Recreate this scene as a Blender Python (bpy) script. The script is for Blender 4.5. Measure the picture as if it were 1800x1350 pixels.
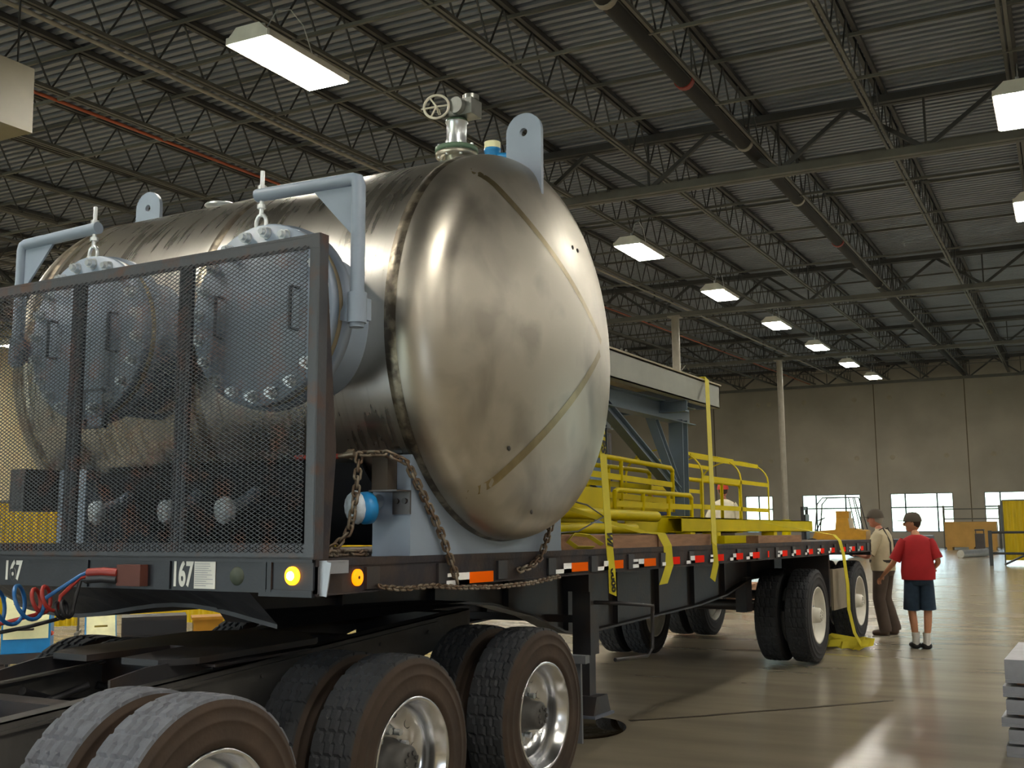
import bpy, math, random
from mathutils import Matrix, Vector, Euler
R = math.radians; PI = math.pi
random.seed(7)
sc = bpy.context.scene
for o in list(bpy.data.objects): bpy.data.objects.remove(o)
C = sc.collection
# ------------------------------------------------------------------ camera
YAW, PITCH, ROLL, CH = R(29.332), R(6.697), R(-0.8), 1.70
f = Vector((-math.sin(YAW)*math.cos(PITCH), math.cos(YAW)*math.cos(PITCH), math.sin(PITCH)))
r_ = Vector((math.cos(YAW), math.sin(YAW), 0)); u_ = r_.cross(f)
rr = r_*math.cos(ROLL)+u_*math.sin(ROLL); uu = -r_*math.sin(ROLL)+u_*math.cos(ROLL)
cd = bpy.data.cameras.new('camera'); cam = bpy.data.objects.new('camera', cd); C.objects.link(cam)
M = Matrix((rr, uu, -f)).transposed().to_4x4(); M.translation = (0, 0, CH)
cam.matrix_world = M
cd.sensor_fit = 'HORIZONTAL'; cd.sensor_width = 36; cd.lens = 1930/1800*36; cd.clip_end = 300
sc.camera = cam
# ------------------------------------------------------------------ frames
BA = R(2.6893)
FB = Matrix(((math.cos(BA), -math.sin(BA), 0, 0), (math.sin(BA), math.cos(BA), 0, 0), (0, 0, 1, 0), (0, 0, 0, 1)))   # the building's grid
FT = Matrix.Translation((-3.1, 3.76, 1.51)) @ Matrix.Rotation(R(-1.15), 4, 'X')                                       # the trailer deck
FW = Matrix.Identity(4)
SL = math.tan(R(1.1))                                                                                                  # roof slope
# ------------------------------------------------------------------ light: world, doors, exposure
w = bpy.data.worlds.new('world'); sc.world = w; w.use_nodes = True
wn = w.node_tree.nodes; wl = w.node_tree.links
bg = wn['Background']
tc = wn.new('ShaderNodeTexCoord'); sx = wn.new('ShaderNodeSeparateXYZ'); rp = wn.new('ShaderNodeValToRGB')
rp.color_ramp.elements[0].position = 0.0; rp.color_ramp.elements[0].color = (.62, .72, .60, 1)
rp.color_ramp.elements[1].position = .12; rp.color_ramp.elements[1].color = (.72, .87, 1.0, 1)
wl.new(tc.outputs['Generated'], sx.inputs[0]); wl.new(sx.outputs['Z'], rp.inputs[0]); wl.new(rp.outputs[0], bg.inputs[0])
bg.inputs[1].default_value = 6
LAMP = 62.0
sc.view_settings.view_transform = 'Standard'; sc.view_settings.look = 'None'
sc.view_settings.gamma = 1; sc.view_settings.use_curve_mapping = False
sc.view_settings.exposure = 0.32
def portal(x, y, z, sx_, sz_, rz):
    l = bpy.data.lights.new('daylight_portal', 'AREA'); l.shape = 'RECTANGLE'; l.size = sx_; l.size_y = sz_
    l.cycles.is_portal = True
    o = bpy.data.objects.new('daylight_portal', l); C.objects.link(o)
    o.matrix_world = FB @ Matrix.Translation((x, y, z)) @ Matrix.Rotation(rz, 4, 'Z') @ Matrix.Rotation(R(90), 4, 'X')
portal(-9.3, -9.0, 2.3, 5.2, 4.4, PI); portal(-15.0, -9.0, 2.3, 5.2, 4.4, PI)          # dock door behind the tractor
portal(10.9, 34.5, 2.3, 4.6, 4.4, R(-90))         # dock door on the right
for xx in (-9.4, -5.6, -1.86): portal(xx, 50.1, 1.48, 2.5, 1.65, 0)
fl = bpy.data.lights.new('camera_flash', 'POINT'); fl.energy = 48; fl.shadow_soft_size = .03; fl.color = (.76, .88, 1)
flo = bpy.data.objects.new('camera_flash', fl); C.objects.link(flo); flo.location = (.03, -.02, 1.78)

# ------------------------------------------------------------------ materials
def lin(c):
    if isinstance(c, str):
        c = [int(c[i:i+2], 16)/255 for i in (0, 2, 4)]
    return tuple((x/12.92 if x < .04045 else ((x+.055)/1.055)**2.4) for x in c)+(1,)
MATS = {}
def mat(name, col, rough=.6, metal=0, var=.12, scale=6, col2=None, mix=(.45, .6), bump=0, bscale=40, rvar=0, emit=0, spec=.5, coat=0, stretch=None):
    if name in MATS: return MATS[name]
    m = bpy.data.materials.new(name); m.use_nodes = True; MATS[name] = m
    n = m.node_tree.nodes; l = m.node_tree.links; b = n['Principled BSDF']
    b.inputs['Roughness'].default_value = rough; b.inputs['Metallic'].default_value = metal
    b.inputs['Specular IOR Level'].default_value = spec
    if coat: b.inputs['Coat Weight'].default_value = coat; b.inputs['Coat Roughness'].default_value = .1
    t = n.new('ShaderNodeTexCoord'); mp = n.new('ShaderNodeMapping'); l.new(t.outputs['Object'], mp.inputs[0])
    if stretch: mp.inputs['Scale'].default_value = stretch
    nz = n.new('ShaderNodeTexNoise'); nz.inputs['Scale'].default_value = scale; nz.inputs['Detail'].default_value = 6
    l.new(mp.outputs[0], nz.inputs['Vector'])
    c1 = lin(col); rm = n.new('ShaderNodeValToRGB'); e = rm.color_ramp.elements
    if col2:
        e[0].position, e[1].position = mix; e[0].color = c1; e[1].color = lin(col2)
    else:
        e[0].position, e[1].position = .3, .7
        e[0].color = tuple(x*(1-var) for x in c1[:3])+(1,); e[1].color = tuple(min(1, x*(1+var)) for x in c1[:3])+(1,)
    l.new(nz.outputs['Fac'], rm.inputs[0]); l.new(rm.outputs[0], b.inputs['Base Color'])
    if rvar:
        q = n.new('ShaderNodeMapRange'); q.inputs['To Min'].default_value = max(.02, rough-rvar); q.inputs['To Max'].default_value = rough+rvar
        l.new(nz.outputs['Fac'], q.inputs[0]); l.new(q.outputs[0], b.inputs['Roughness'])
    if bump:
        nb = n.new('ShaderNodeTexNoise'); nb.inputs['Scale'].default_value = bscale; nb.inputs['Detail'].default_value = 4
        l.new(mp.outputs[0], nb.inputs['Vector']); bp = n.new('ShaderNodeBump'); bp.inputs['Strength'].default_value = bump
        bp.inputs['Distance'].default_value = .01
        l.new(nb.outputs['Fac'], bp.inputs['Height']); l.new(bp.outputs[0], b.inputs['Normal'])
    if emit:
        b.inputs['Emission Color'].default_value = c1; b.inputs['Emission Strength'].default_value = emit
    return m
concrete_floor = mat('polished_concrete', '938a78', .24, var=.12, scale=2.2, rvar=.06, spec=.8, stretch=(.25, 1.3, 1))
wall_far = mat('tilt_up_concrete', '9f978a', .85, var=.16, scale=.5, bump=.15, bscale=20)
wall_tan = mat('tan_wall', 'cdbd94', .8, var=.06, scale=.7)
deck_m = mat('galvanised_deck', '83878f', .5, metal=.3, var=.12, scale=1.5)
joist_m = mat('joist_paint', '3a3938', .6, var=.25, scale=3)
joist_l = mat('joist_chord_paint', '56554f', .6, var=.2, scale=3)
column_m = mat('column_paint', '8d867a', .5, var=.1)
lamp_house = mat('lamp_housing', 'd8d6cc', .4)
lamp_glow = mat('lamp_diffuser', 'fff9ea', .5, var=0, emit=LAMP)
alu = mat('polished_aluminium', 'd9dadc', .22, metal=1, var=.06, rvar=.08)
whitewheel = mat('white_wheel_paint', 'd6d3c8', .45)
rubber = mat('tyre_rubber', '2b2d31', .8, var=.25, scale=9, bump=.2, bscale=60)
rubber_dust_lit = mat('tyre_tread_dusty_lit', '60636a', .9, var=.2, scale=14, bump=.3, bscale=60)  # grey dust plus flash brightness on the near tread, put into the colour
rubber_side = mat('tyre_sidewall_brown', '382b21', .82, var=.35, scale=5, bump=.15)
blackp = mat('black_frame_paint', '2a2a2e', .5, col2='3b302a', mix=(.45, .7), scale=4, bump=.1)
greyframe = mat('dusty_frame_paint', '4c4a48', .6, var=.25, scale=5, bump=.15)
rust = mat('rusty_angle', '3f4045', .6, col2='5f4036', mix=(.5, .66), scale=9, bump=.25)
rustred = mat('rusty_rail', '382d2a', .7, col2='26232a', scale=6, bump=.25)
wood_deck = mat('deck_planks', '54443a', .8, col2='3b2f2a', scale=3, stretch=(.3, 6, 1), bump=.2)
timber = mat('timber_dunnage', '9a7254', .75, var=.2, scale=5, stretch=(6, 1, 8), bump=.2)
primer = mat('grey_primer', '8592a3', .45, var=.06, scale=5)
primer_b = mat('blue_grey_primer', '6d7d8c', .5, var=.08, scale=4)
zinc = mat('zinc_plated', 'd5dade', .3, metal=.75, var=.1)
yellow = mat('safety_yellow', 'd0bc00', .5, var=.08, scale=4, spec=.1)
strapy = mat('yellow_webbing', 'd0c22c', .7, var=.06)
chainm = mat('rusty_chain', '6b5848', .5, metal=.6, col2='8a7f70', scale=20)
redp = mat('red_paint', '8d2a20', .5)
blackt = mat('lettering_black', '15130c', .7)
whitet = mat('lettering_white', 'd9d8d0', .6)
amber = mat('amber_lens', 'ff9a10', .3, var=0, emit=7)
amber2 = mat('amber_lens_dim', 'ff8a00', .3, var=0, emit=1.3)
amber_core = mat('lit_lens_centre', 'ffe08a', .3, var=0, emit=18)
refw = mat('reflective_white', 'ffffff', .35, var=0); refo = mat('reflective_orange', 'ff6a00', .7, var=0, spec=.05); refr = mat('reflective_red', 'ff2a12', .7, var=0, spec=.05)
blue_hose = mat('blue_hose', '1f5f9a', .4); red_hose = mat('red_hose', 'a03028', .45); black_hose = mat('black_hose', '222226', .5)
cream = mat('cream_enamel', 'e6e3b4', .4); blue_en = mat('blue_enamel', '1c7fbe', .4)
crate_m = mat('plywood_crate', 'b08642', .7, var=.12, scale=3)
plastic_w = mat('clear_white_wrap', 'cfd8e2', .25, var=.2, scale=25, bump=.6, bscale=30)
greenf = mat('green_flange', '5c7560', .5)
galv = mat('galvanised_stack', '8e9097', .4, metal=.4, var=.15, scale=8)
skin = mat('skin', 'c08868', .5, var=.05); skin2 = mat('skin_tanned', 'b0705a', .5, var=.05)
khaki = mat('cream_shirt', 'b9ad90', .85); redshirt = mat('red_shirt', '9c121a', .85, var=.1); brownp = mat('brown_trousers', '4c4038', .9)
denim = mat('blue_denim', '24384c', .9, var=.15, scale=20); navy = mat('navy_shirt', '16233c', .9); whiteshirt = mat('white_shirt', 'cfc6ae', .85)
darkcap = mat('dark_cap', '4a4238', .85); redcap = mat('red_cap', 'b0301c', .8); hairm = mat('dark_brown_hair', '33211a', .8); greyhair = mat('grey_hair', '8d8880', .8)
sock = mat('white_sock', 'd8d8d6', .9); shoe = mat('black_shoe', '1c1d22', .6); boot = mat('brown_boot', '4a382c', .7)
hvac_m = mat('heater_casing', '70684f', .45, var=.05)

# clear-ish materials
def glass_mat():
    m = bpy.data.materials.new('window_glass'); m.use_nodes = True; n = m.node_tree.nodes; l = m.node_tree.links
    n.clear(); o = n.new('ShaderNodeOutputMaterial'); mx = n.new('ShaderNodeMixShader'); t = n.new('ShaderNodeBsdfTransparent'); g = n.new('ShaderNodeBsdfGlossy')
    g.inputs['Roughness'].default_value = .02; mx.inputs[0].default_value = .08; t.inputs[0].default_value = (.93, .98, .98, 1)
    l.new(t.outputs[0], mx.inputs[1]); l.new(g.outputs[0], mx.inputs[2]); l.new(mx.outputs[0], o.inputs[0]); return m
glass = glass_mat()
def curtain_mat():
    m = bpy.data.materials.new('yellow_pvc'); m.use_nodes = True; n = m.node_tree.nodes; l = m.node_tree.links
    b = n['Principled BSDF']; b.inputs['Base Color'].default_value = lin('c2a31c'); b.inputs['Roughness'].default_value = .18
    o = n['Material Output']; mx = n.new('ShaderNodeMixShader'); t = n.new('ShaderNodeBsdfTranslucent'); t.inputs[0].default_value = lin('e6cc30')
    mx.inputs[0].default_value = .45; l.new(b.outputs[0], mx.inputs[1]); l.new(t.outputs[0], mx.inputs[2]); l.new(mx.outputs[0], o.inputs[0]); return m
pvc = curtain_mat()
def steel_mat(name, head):
    m = bpy.data.materials.new(name); m.use_nodes = True; n = m.node_tree.nodes; l = m.node_tree.links; b = n['Principled BSDF']
    b.inputs['Metallic'].default_value = 1
    t = n.new('ShaderNodeTexCoord'); mp = n.new('ShaderNodeMapping'); l.new(t.outputs['Object'], mp.inputs[0])
    nz = n.new('ShaderNodeTexNoise'); nz.inputs['Scale'].default_value = 2.6; nz.inputs['Detail'].default_value = 5; nz.inputs['Distortion'].default_value = .6
    l.new(mp.outputs[0], nz.inputs['Vector'])
    st = n.new('ShaderNodeTexNoise'); st.inputs['Scale'].default_value = 3.5; st.inputs['Detail'].default_value = 1.5
    m2 = n.new('ShaderNodeMapping'); m2.inputs['Scale'].default_value = (9, .5, .5) if not head else (1, 1, 1); l.new(t.outputs['Object'], m2.inputs[0]); l.new(m2.outputs[0], st.inputs['Vector'])
    ad = n.new('ShaderNodeMath'); ad.operation = 'ADD'; l.new(nz.outputs['Fac'], ad.inputs[0]); l.new(st.outputs['Fac'], ad.inputs[1])
    rm = n.new('ShaderNodeValToRGB'); e = rm.color_ramp.elements; e[0].position = .75; e[1].position = 1.2
    e[0].color = lin('b2aea6' if not head else 'a29d94'); e[1].color = lin('c8c5be' if not head else 'bab5aa')
    l.new(ad.outputs[0], rm.inputs[0])
    q = n.new('ShaderNodeMapRange'); q.inputs['From Min'].default_value = .7; q.inputs['From Max'].default_value = 1.3
    q.inputs['To Min'].default_value = .25 if not head else .34; q.inputs['To Max'].default_value = .33 if not head else .46
    l.new(ad.outputs[0], q.inputs[0])
    l.new(rm.outputs[0], b.inputs['Base Color']); l.new(q.outputs[0], b.inputs['Roughness'])
    b.inputs['Anisotropic'].default_value = 0
    bn = n.new('ShaderNodeTexNoise'); bn.inputs['Scale'].default_value = 1.6; l.new(t.outputs['Object'], bn.inputs['Vector'])
    bp = n.new('ShaderNodeBump'); bp.inputs['Strength'].default_value = .25; bp.inputs['Distance'].default_value = .03
    l.new(bn.outputs['Fac'], bp.inputs['Height']); l.new(bp.outputs[0], b.inputs['Normal'])
    return m
steel_shell = steel_mat('brushed_stainless_shell', False); steel_head = steel_mat('satin_stainless_head', True)
steel_band = mat('ground_weld_band', '96896a', .34, metal=1, var=.15, scale=12)
steel_dark = mat('weld_heat_tint', '6a6258', .4, metal=1, col2='a39a88', scale=14)

# ------------------------------------------------------------------ mesh builder
class MB:
    def __init__(s): s.v = []; s.f = []; s.m = []; s.sm = []
    def add(s, vs, fs, mi=0, smooth=False):
        k = len(s.v); s.v += [Vector(v) for v in vs]
        for q in fs: s.f.append([i+k for i in q]); s.m.append(mi); s.sm.append(smooth)
        return s
    def box(s, x0, x1, y0, y1, z0, z1, mi=0):
        x0, x1 = min(x0, x1), max(x0, x1); y0, y1 = min(y0, y1), max(y0, y1); z0, z1 = min(z0, z1), max(z0, z1)
        return s.add([(x0,y0,z0),(x1,y0,z0),(x1,y1,z0),(x0,y1,z0),(x0,y0,z1),(x1,y0,z1),(x1,y1,z1),(x0,y1,z1)],
            [(0,3,2,1),(4,5,6,7),(0,1,5,4),(1,2,6,5),(2,3,7,6),(3,0,4,7)], mi)
    def bar(s, a, b, w, h=None, up=(0, 0, 1), mi=0):
        a = Vector(a); b = Vector(b); h = h or w; d = (b-a).normalized(); up = Vector(up)
        sd = d.cross(up)
        if sd.length < 1e-3: sd = d.cross(Vector((1, 0, 0)))
        sd.normalize(); u = sd.cross(d); vs = []
        for p in (a, b):
            for i, j in ((-1,-1),(1,-1),(1,1),(-1,1)): vs.append(p+sd*i*w/2+u*j*h/2)
        return s.add(vs, [(3,2,1,0),(4,5,6,7),(0,1,5,4),(1,2,6,5),(2,3,7,6),(3,0,4,7)], mi)
    def tube(s, pts, r, n=8, mi=0, closed=False, cap=True):
        pts = [Vector(p) for p in pts]; N = len(pts); vs = []; rs = r if isinstance(r, (list, tuple)) else [r]*N
        prev = None
        for i, p in enumerate(pts):
            a = pts[i-1] if (i > 0 or closed) else p; b = pts[(i+1) % N] if (i < N-1 or closed) else p
            d = (b-a)
            if d.length < 1e-9: d = Vector((0, 0, 1))
            d.normalize()
            if prev is None:
                x = d.cross(Vector((0, 0, 1)))
                if x.length < .1: x = d.cross(Vector((1, 0, 0)))
            else: x = prev-d*prev.dot(d)
            x.normalize(); prev = x; y = d.cross(x)
            for k in range(n):
                t = 2*PI*k/n; vs.append(p+(x*math.cos(t)+y*math.sin(t))*rs[i])
        fs = []
        for i in range(N if closed else N-1):
            for k in range(n):
                j = (i+1) % N; fs.append((i*n+k, i*n+(k+1) % n, j*n+(k+1) % n, j*n+k))
        s.add(vs, fs, mi, True)
        if cap and not closed:
            s.add(vs[:n], [tuple(range(n-1, -1, -1))], mi); s.add(vs[-n:], [tuple(range(n))], mi)
        return s
    def lathe(s, prof, c, axis, n=48, mi=0, smooth=True, closed=False):
        # prof: (radius, distance along axis)
        c = Vector(c); A = Vector(axis).normalized(); X = A.orthogonal().normalized(); Y = A.cross(X); vs = []
        for (r, h) in prof:
            for k in range(n):
                t = 2*PI*k/n; vs.append(c+A*h+(X*math.cos(t)+Y*math.sin(t))*r)
        m_ = len(prof); fs = []
        for i in range(m_ if closed else m_-1):
            for k in range(n):
                j = (i+1) % m_; fs.append((i*n+k, i*n+(k+1) % n, j*n+(k+1) % n, j*n+k))
        return s.add(vs, fs, mi, smooth)
    def cyl(s, c, axis, r, h, n=24, mi=0):
        return s.lathe([(0.0001, 0), (r, 0)], c, axis, n, mi, False).lathe([(r, 0), (r, h)], c, axis, n, mi, True).lathe([(r, h), (.0001, h)], c, axis, n, mi, False)
    def prism(s, poly, fn, t0, t1, mi=0):
        # poly 2-D outline; fn(a, b, t) -> point
        n = len(poly); vs = [fn(a, b, t0) for a, b in poly]+[fn(a, b, t1) for a, b in poly]
        fs = [tuple(range(n)), tuple(range(2*n-1, n-1, -1))]+[(i, (i+1) % n, n+(i+1) % n, n+i)[::-1] for i in range(n)]
        return s.add(vs, fs, mi)
    def sphere(s, c, r, n=16, mi=0, sc_=(1, 1, 1)):
        pr = [(max(1e-4, math.sin(PI*i/n)), -math.cos(PI*i/n)) for i in range(n+1)]
        k = len(s.v); s.lathe([(a*r, b*r) for a, b in pr], (0, 0, 0), (0, 0, 1), n*2, mi)
        for i in range(k, len(s.v)): v = s.v[i]; s.v[i] = Vector((v.x*sc_[0]+c[0], v.y*sc_[1]+c[1], v.z*sc_[2]+c[2]))
        return s
    def xform(s, M_):
        s.v = [M_ @ v for v in s.v]; return s
YZ = lambda a, b, t: (t, a, b)     # outline in y,z extruded along x
XZ = lambda a, b, t: (a, t, b)
XY = lambda a, b, t: (a, b, t)
BASE = {}
def mesh_of(name, mb, mats, base=(0, 0, 0), recalc=False):
    me = bpy.data.meshes.new(name); b = Vector(base)
    me.from_pydata([tuple(v-b) for v in mb.v], [], mb.f)
    for m_ in (mats if isinstance(mats, (list, tuple)) else [mats]): me.materials.append(m_)
    for p, mi, sm in zip(me.polygons, mb.m, mb.sm): p.material_index = mi; p.use_smooth = sm
    me.update()
    if recalc:
        import bmesh
        bm = bmesh.new(); bm.from_mesh(me); bmesh.ops.recalc_face_normals(bm, faces=bm.faces); bm.to_mesh(me); bm.free()
    return me
def tag(o, label=None, cat=None, group=None, kind=None):
    if label: o['label'] = label
    if cat: o['category'] = cat
    if group: o['group'] = group
    if kind: o['kind'] = kind
    return o
def thing(name, label, cat, base=(0, 0, 0), frame=FW, group=None):
    o = bpy.data.objects.new(name, None); C.objects.link(o); o.empty_display_size = .1
    o.matrix_world = frame @ Matrix.Translation(base); BASE[o.name] = Vector(base)
    return tag(o, label, cat, group)
def part(name, mb, mats, parent, label=None, kind=None):
    base = BASE[parent.name]
    o = bpy.data.objects.new(name, mesh_of(name, mb, mats, base, True)); C.objects.link(o); o.parent = parent
    BASE[o.name] = base; return tag(o, label, None, None, kind)
def solo(name, mb, mats, label, cat, frame=FW, group=None, kind=None):
    lo = [min(v[i] for v in mb.v) for i in range(3)]; hi = [max(v[i] for v in mb.v) for i in range(3)]
    base = Vector(((lo[0]+hi[0])/2, (lo[1]+hi[1])/2, lo[2]))
    o = bpy.data.objects.new(name, mesh_of(name, mb, mats, base, True)); C.objects.link(o)
    o.matrix_world = frame @ Matrix.Translation(base); BASE[o.name] = base
    return tag(o, label, cat, group, kind)
def struct(name, mb, mats, frame=FB, parent=None, label=None):
    base = Vector((0, 0, 0))
    o = bpy.data.objects.new(name, mesh_of(name, mb, mats, base, True)); C.objects.link(o)
    if parent: o.parent = parent
    else: o.matrix_world = frame; o['kind'] = 'structure'
    BASE[o.name] = base
    if label: o['label'] = label
    return o
def copy_tree(o, parent=None):
    c = o.copy(); C.objects.link(c)
    if parent: c.parent = parent
    BASE[c.name] = BASE.get(o.name, Vector())
    for ch in [x for x in bpy.data.objects if x.parent == o]: copy_tree(ch, c)
    return c
def text_mb(s, size, width=None, bold=0.0):
    cu = bpy.data.curves.new('t', 'FONT'); cu.body = s; cu.size = size; cu.offset = bold; cu.align_x = 'CENTER'; cu.align_y = 'CENTER'
    cu.extrude = .0008
    o = bpy.data.objects.new('t', cu); C.objects.link(o); bpy.context.view_layer.update()
    me = bpy.data.meshes.new_from_object(o.evaluated_get(bpy.context.evaluated_depsgraph_get()))
    mb = MB(); mb.add([v.co.copy() for v in me.vertices], [tuple(p.vertices) for p in me.polygons])
    bpy.data.objects.remove(o); bpy.data.curves.remove(cu); bpy.data.meshes.remove(me)
    xs = [v.x for v in mb.v]; w0 = max(xs)-min(xs); ys = [v.y for v in mb.v]; h0 = max(ys)-min(ys); cy = (max(ys)+min(ys))/2; cx = (max(xs)+min(xs))/2
    for v in mb.v:
        v.x -= cx; v.y -= cy
        if width: v.x *= width/w0
        v.y *= size/h0
    return mb
def place(mb, origin, X, Y):
    X = Vector(X).normalized(); Y = Vector(Y).normalized(); Z = X.cross(Y); o = Vector(origin)
    mb.v = [o+X*v.x+Y*v.y+Z*v.z for v in mb.v]; return mb

# ================================================================== THE HALL
XL, XR, YF, YN, HR = -27.0, 11, 50.2, -9.0, 6.95
struct('floor', MB().box(XL, XR, YN, YF, -.2, 0), concrete_floor)
# ceiling: corrugated metal deck, ribs run across
mb = MB(); y = YN; prof = []
while y < YF:
    z = HR+SL*y
    prof += [(y, z), (y+.07, z), (y+.080, z+.085), (y+.145, z+.085)]; y += .155
mb.add([(XL, a, b) for a, b in prof]+[(XR, a, b) for a, b in prof], [(i, i+1, len(prof)+i+1, len(prof)+i) for i in range(len(prof)-1)])
struct('ceiling', mb, deck_m)
def wall_with_holes(u0, u1, top, holes, fn, th, name, m_):
    # holes: (ua, ub, za, zb); wall in u,z; fn(u, t, z); top(u) height
    mb = MB(); us = sorted(set([u0, u1]+[h[0] for h in holes]+[h[1] for h in holes]))
    def blk(a, b, z0, z1):
        k = MB().box(a, b, 0, th, z0, z1); mb.add([fn(v.x, v.y, v.z) for v in k.v], k.f)
    for a, b in zip(us[:-1], us[1:]):
        hs = sorted([h for h in holes if h[0] <= a+1e-6 and h[1] >= b-1e-6], key=lambda h: h[2]); z = 0
        for h in hs:
            if h[2] > z: blk(a, b, z, h[2])
            z = h[3]
        blk(a, b, z, top)
    return struct(name, mb, m_)
WIN = [(-13.26, -12.0), (-10.66, -8.15), (-6.88, -4.35), (-3.12, -.6)]
wb = wall_with_holes(XL, XR, 8.1, [(a, b, .65, 2.3) for a, b in WIN], lambda u, t, z: (u, YF+t, z), .25, 'wall_back', wall_far)
wall_with_holes(YN, YF, 8.1, [], lambda u, t, z: (XL-t, u, z), .2, 'wall_left', wall_tan)
wall_with_holes(YN, YF, 8.1, [(32.2, 36.8, 0, 4.5)], lambda u, t, z: (XR+t, u, z), .2, 'wall_right', wall_far)
wall_with_holes(XL, XR, 8.1, [(-17.6, -12.4, 0, 4.5), (-11.9, -6.7, 0, 4.5)], lambda u, t, z: (u, YN-t, z), .2, 'wall_front', wall_tan)
mb = MB()
for i, X in enumerate((-14.6, -7.36, -3.64)): mb.box(X-.02, X+.02, YF-.012, YF, 0, 8)
struct('trim_1', mb, mat('panel_joint', '5d5240', .9))
mb = MB()
for X in (-16.5, -14.9, -12.5, -12.0, -10.4, -8.2, -6.7, -4.5, -2.65, -.9):
    for z in (3.88, 6.48): mb.cyl((X, YF-.004, z), (0, -1, 0), .11, .012, 16)
struct('trim_2', mb, mat('grout_patch', '9e9482', .9))
for i, (a, b) in enumerate(WIN):
    mb = MB()
    for q in (a, b): mb.box(q-.03, q+.03, YF+.02, YF+.09, .65, 2.3)
    for z in (.65, 2.3): mb.box(a, b, YF+.02, YF+.09, z-.03, z+.03)
    vs = [(a+b)/2] if i == 0 else [a+(b-a)*.24, a+(b-a)*.75]
    for q in vs: mb.box(q-.03, q+.03, YF+.0, YF+.08, .65, 2.3)
    mb.box(a, b, YF+.0, YF+.08, 1.67, 1.73)
    wf = struct('window_%d' % (i+1), mb, mat('window_frame', '3e4a50', .5))
    struct('window_glass', MB().box(a, b, YF+.05, YF+.056, .65, 2.3), glass, parent=wf)
# outside ground
struct('trim_3', MB().box(XL-30, XR+30, YF+.3, YF+60, -.35, -.25), mat('outside_paving', 'a9b3a0', .9), label='bright paved ground outside the windows')
# steel roof: joists, girders, bridging
def web(mb, p0, p1, n, zt, zb, r=.012):
    p0 = Vector(p0); p1 = Vector(p1)
    for i in range(n):
        a = p0.lerp(p1, i/n); c = p0.lerp(p1, (i+1)/n); m_ = (a+c)/2
        for q in (a, c): mb.bar(q+Vector((0, 0, zt)), m_+Vector((0, 0, zb)), 2*r, 2*r)
JX = [-.27-1.6*k for k in range(-10, 17)]
j0 = MB(); L0, L1 = YN, YF
s0 = lambda y, z: (0, y, z+SL*y)
for dx in (-.04, .04): j0.bar((dx, L0, HR-.04+SL*L0), (dx, L1, HR-.04+SL*L1), .05, .06)
web(j0, (0, L0, SL*L0), (0, L1, SL*L1), 84, HR-.06, HR-.62, .008)
j0b = MB()
for dx in (-.03, .03): j0b.bar((dx, L0, HR-.63+SL*L0), (dx, L1, HR-.63+SL*L1), .035, .04)
me_a = mesh_of('roof_joist', j0, joist_m, recalc=True); me_b = mesh_of('bottom_chord', j0b, joist_l, recalc=True)
for X in JX:
    o = bpy.data.objects.new('roof_joist', me_a); C.objects.link(o); o.matrix_world = FB @ Matrix.Translation((X, 0, 0)); o['kind'] = 'structure'
    p = bpy.data.objects.new('bottom_chord', me_b); C.objects.link(p); p.parent = o
GY = [3.7, 14.8, 25.9, 37.0, 48.1]
for Y in GY:
    z = SL*Y; mb = MB()
    for dy in (-.06, .06): mb.bar((XL, Y+dy, HR-.16+z), (XR, Y+dy, HR-.16+z), .08, .1)
    web(mb, (XL, Y, z), (XR, Y, z), 20, HR-.2, HR-.9, .028)
    for k in range(20):
        x = XL+(XR-XL)*(k+.5)/20
        mb.bar((x, Y, HR-.9+z), (x, Y, HR-.2+z), .03)
    for dy in (-.06, .06): mb.bar((XL, Y+dy, HR-.92+z), (XR, Y+dy, HR-.92+z), .09, .1, mi=1)
    struct('roof_girder', mb, [joist_m, joist_l])
for Y in (6.3, 8.5, 10.15, 12.5, 17.2, 19.5, 22.8, 28.4, 31.2, 34.0, 39.5, 42.5, 45.4):
    mb = MB(); mb.bar((XL, Y, HR-.64+SL*Y), (XR, Y, HR-.64+SL*Y), .035, .035)
    mb.bar((XL, Y+.03, HR-.1+SL*Y), (XR, Y+.03, HR-.1+SL*Y), .03, .04)
    struct('roof_bridging', mb, joist_l)
for i, Y in enumerate((14.8, 25.9, 37.0)):
    zt = HR-.95+SL*Y; X = -8.43
    mb = MB().tube([(X, Y, 0), (X, Y, zt)], .1, 16); mb.box(X-.2, X+.2, Y-.2, Y+.2, 0, .02); mb.box(X-.16, X+.16, Y-.16, Y+.16, zt-.03, zt)
    c = struct('roof_column', mb, column_m)
    if i == 2: struct('column_guard', MB().tube([(X, Y, .02), (X, Y, 1.35)], .15, 16), yellow, parent=c)
# pipes
def hpipe(X, z0, r, m_, name, label, cat='pipe', ya=YN+.5, yb=YF-.3, n=10):
    t = thing(name, label, cat, (X, ya, z0+SL*ya), FB)
    part('pipe', MB().tube([(X, ya, z0+SL*ya), (X, yb, z0+SL*yb)], r, n), m_, t); return t
t = hpipe(-3.58, 6.33, .1, mat('black_pipe', '171514', .8), 'sprinkler_main', 'thick black sprinkler main running the length of the roof above the trailer', n=16)
for k, y in enumerate((9.2, 11.6, 14.2, 17.5, 21, 26, 32, 38)):
    part('coupling', MB().tube([(-3.58, y-.04, 6.33+SL*y), (-3.58, y+.04, 6.33+SL*y)], .115, 16), redp if k in (1, 4) else column_m, t, 'red pipe coupling' if k in (1, 4) else None)
    part('hanger', MB().bar((-3.58, y+.3, 6.4+SL*y), (-3.58, y+.3, HR+SL*y), .015), joist_m, t)
hpipe(-8.32, 6.25, .022, column_m, 'conduit', 'thin pale conduit pipe under the roof at upper left')
hpipe(-10.04, 6.3, .02, mat('orange_pipe', 'a04a28', .5), 'sprinkler_branch', 'thin orange-red sprinkler pipe under the roof at far left')
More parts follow.
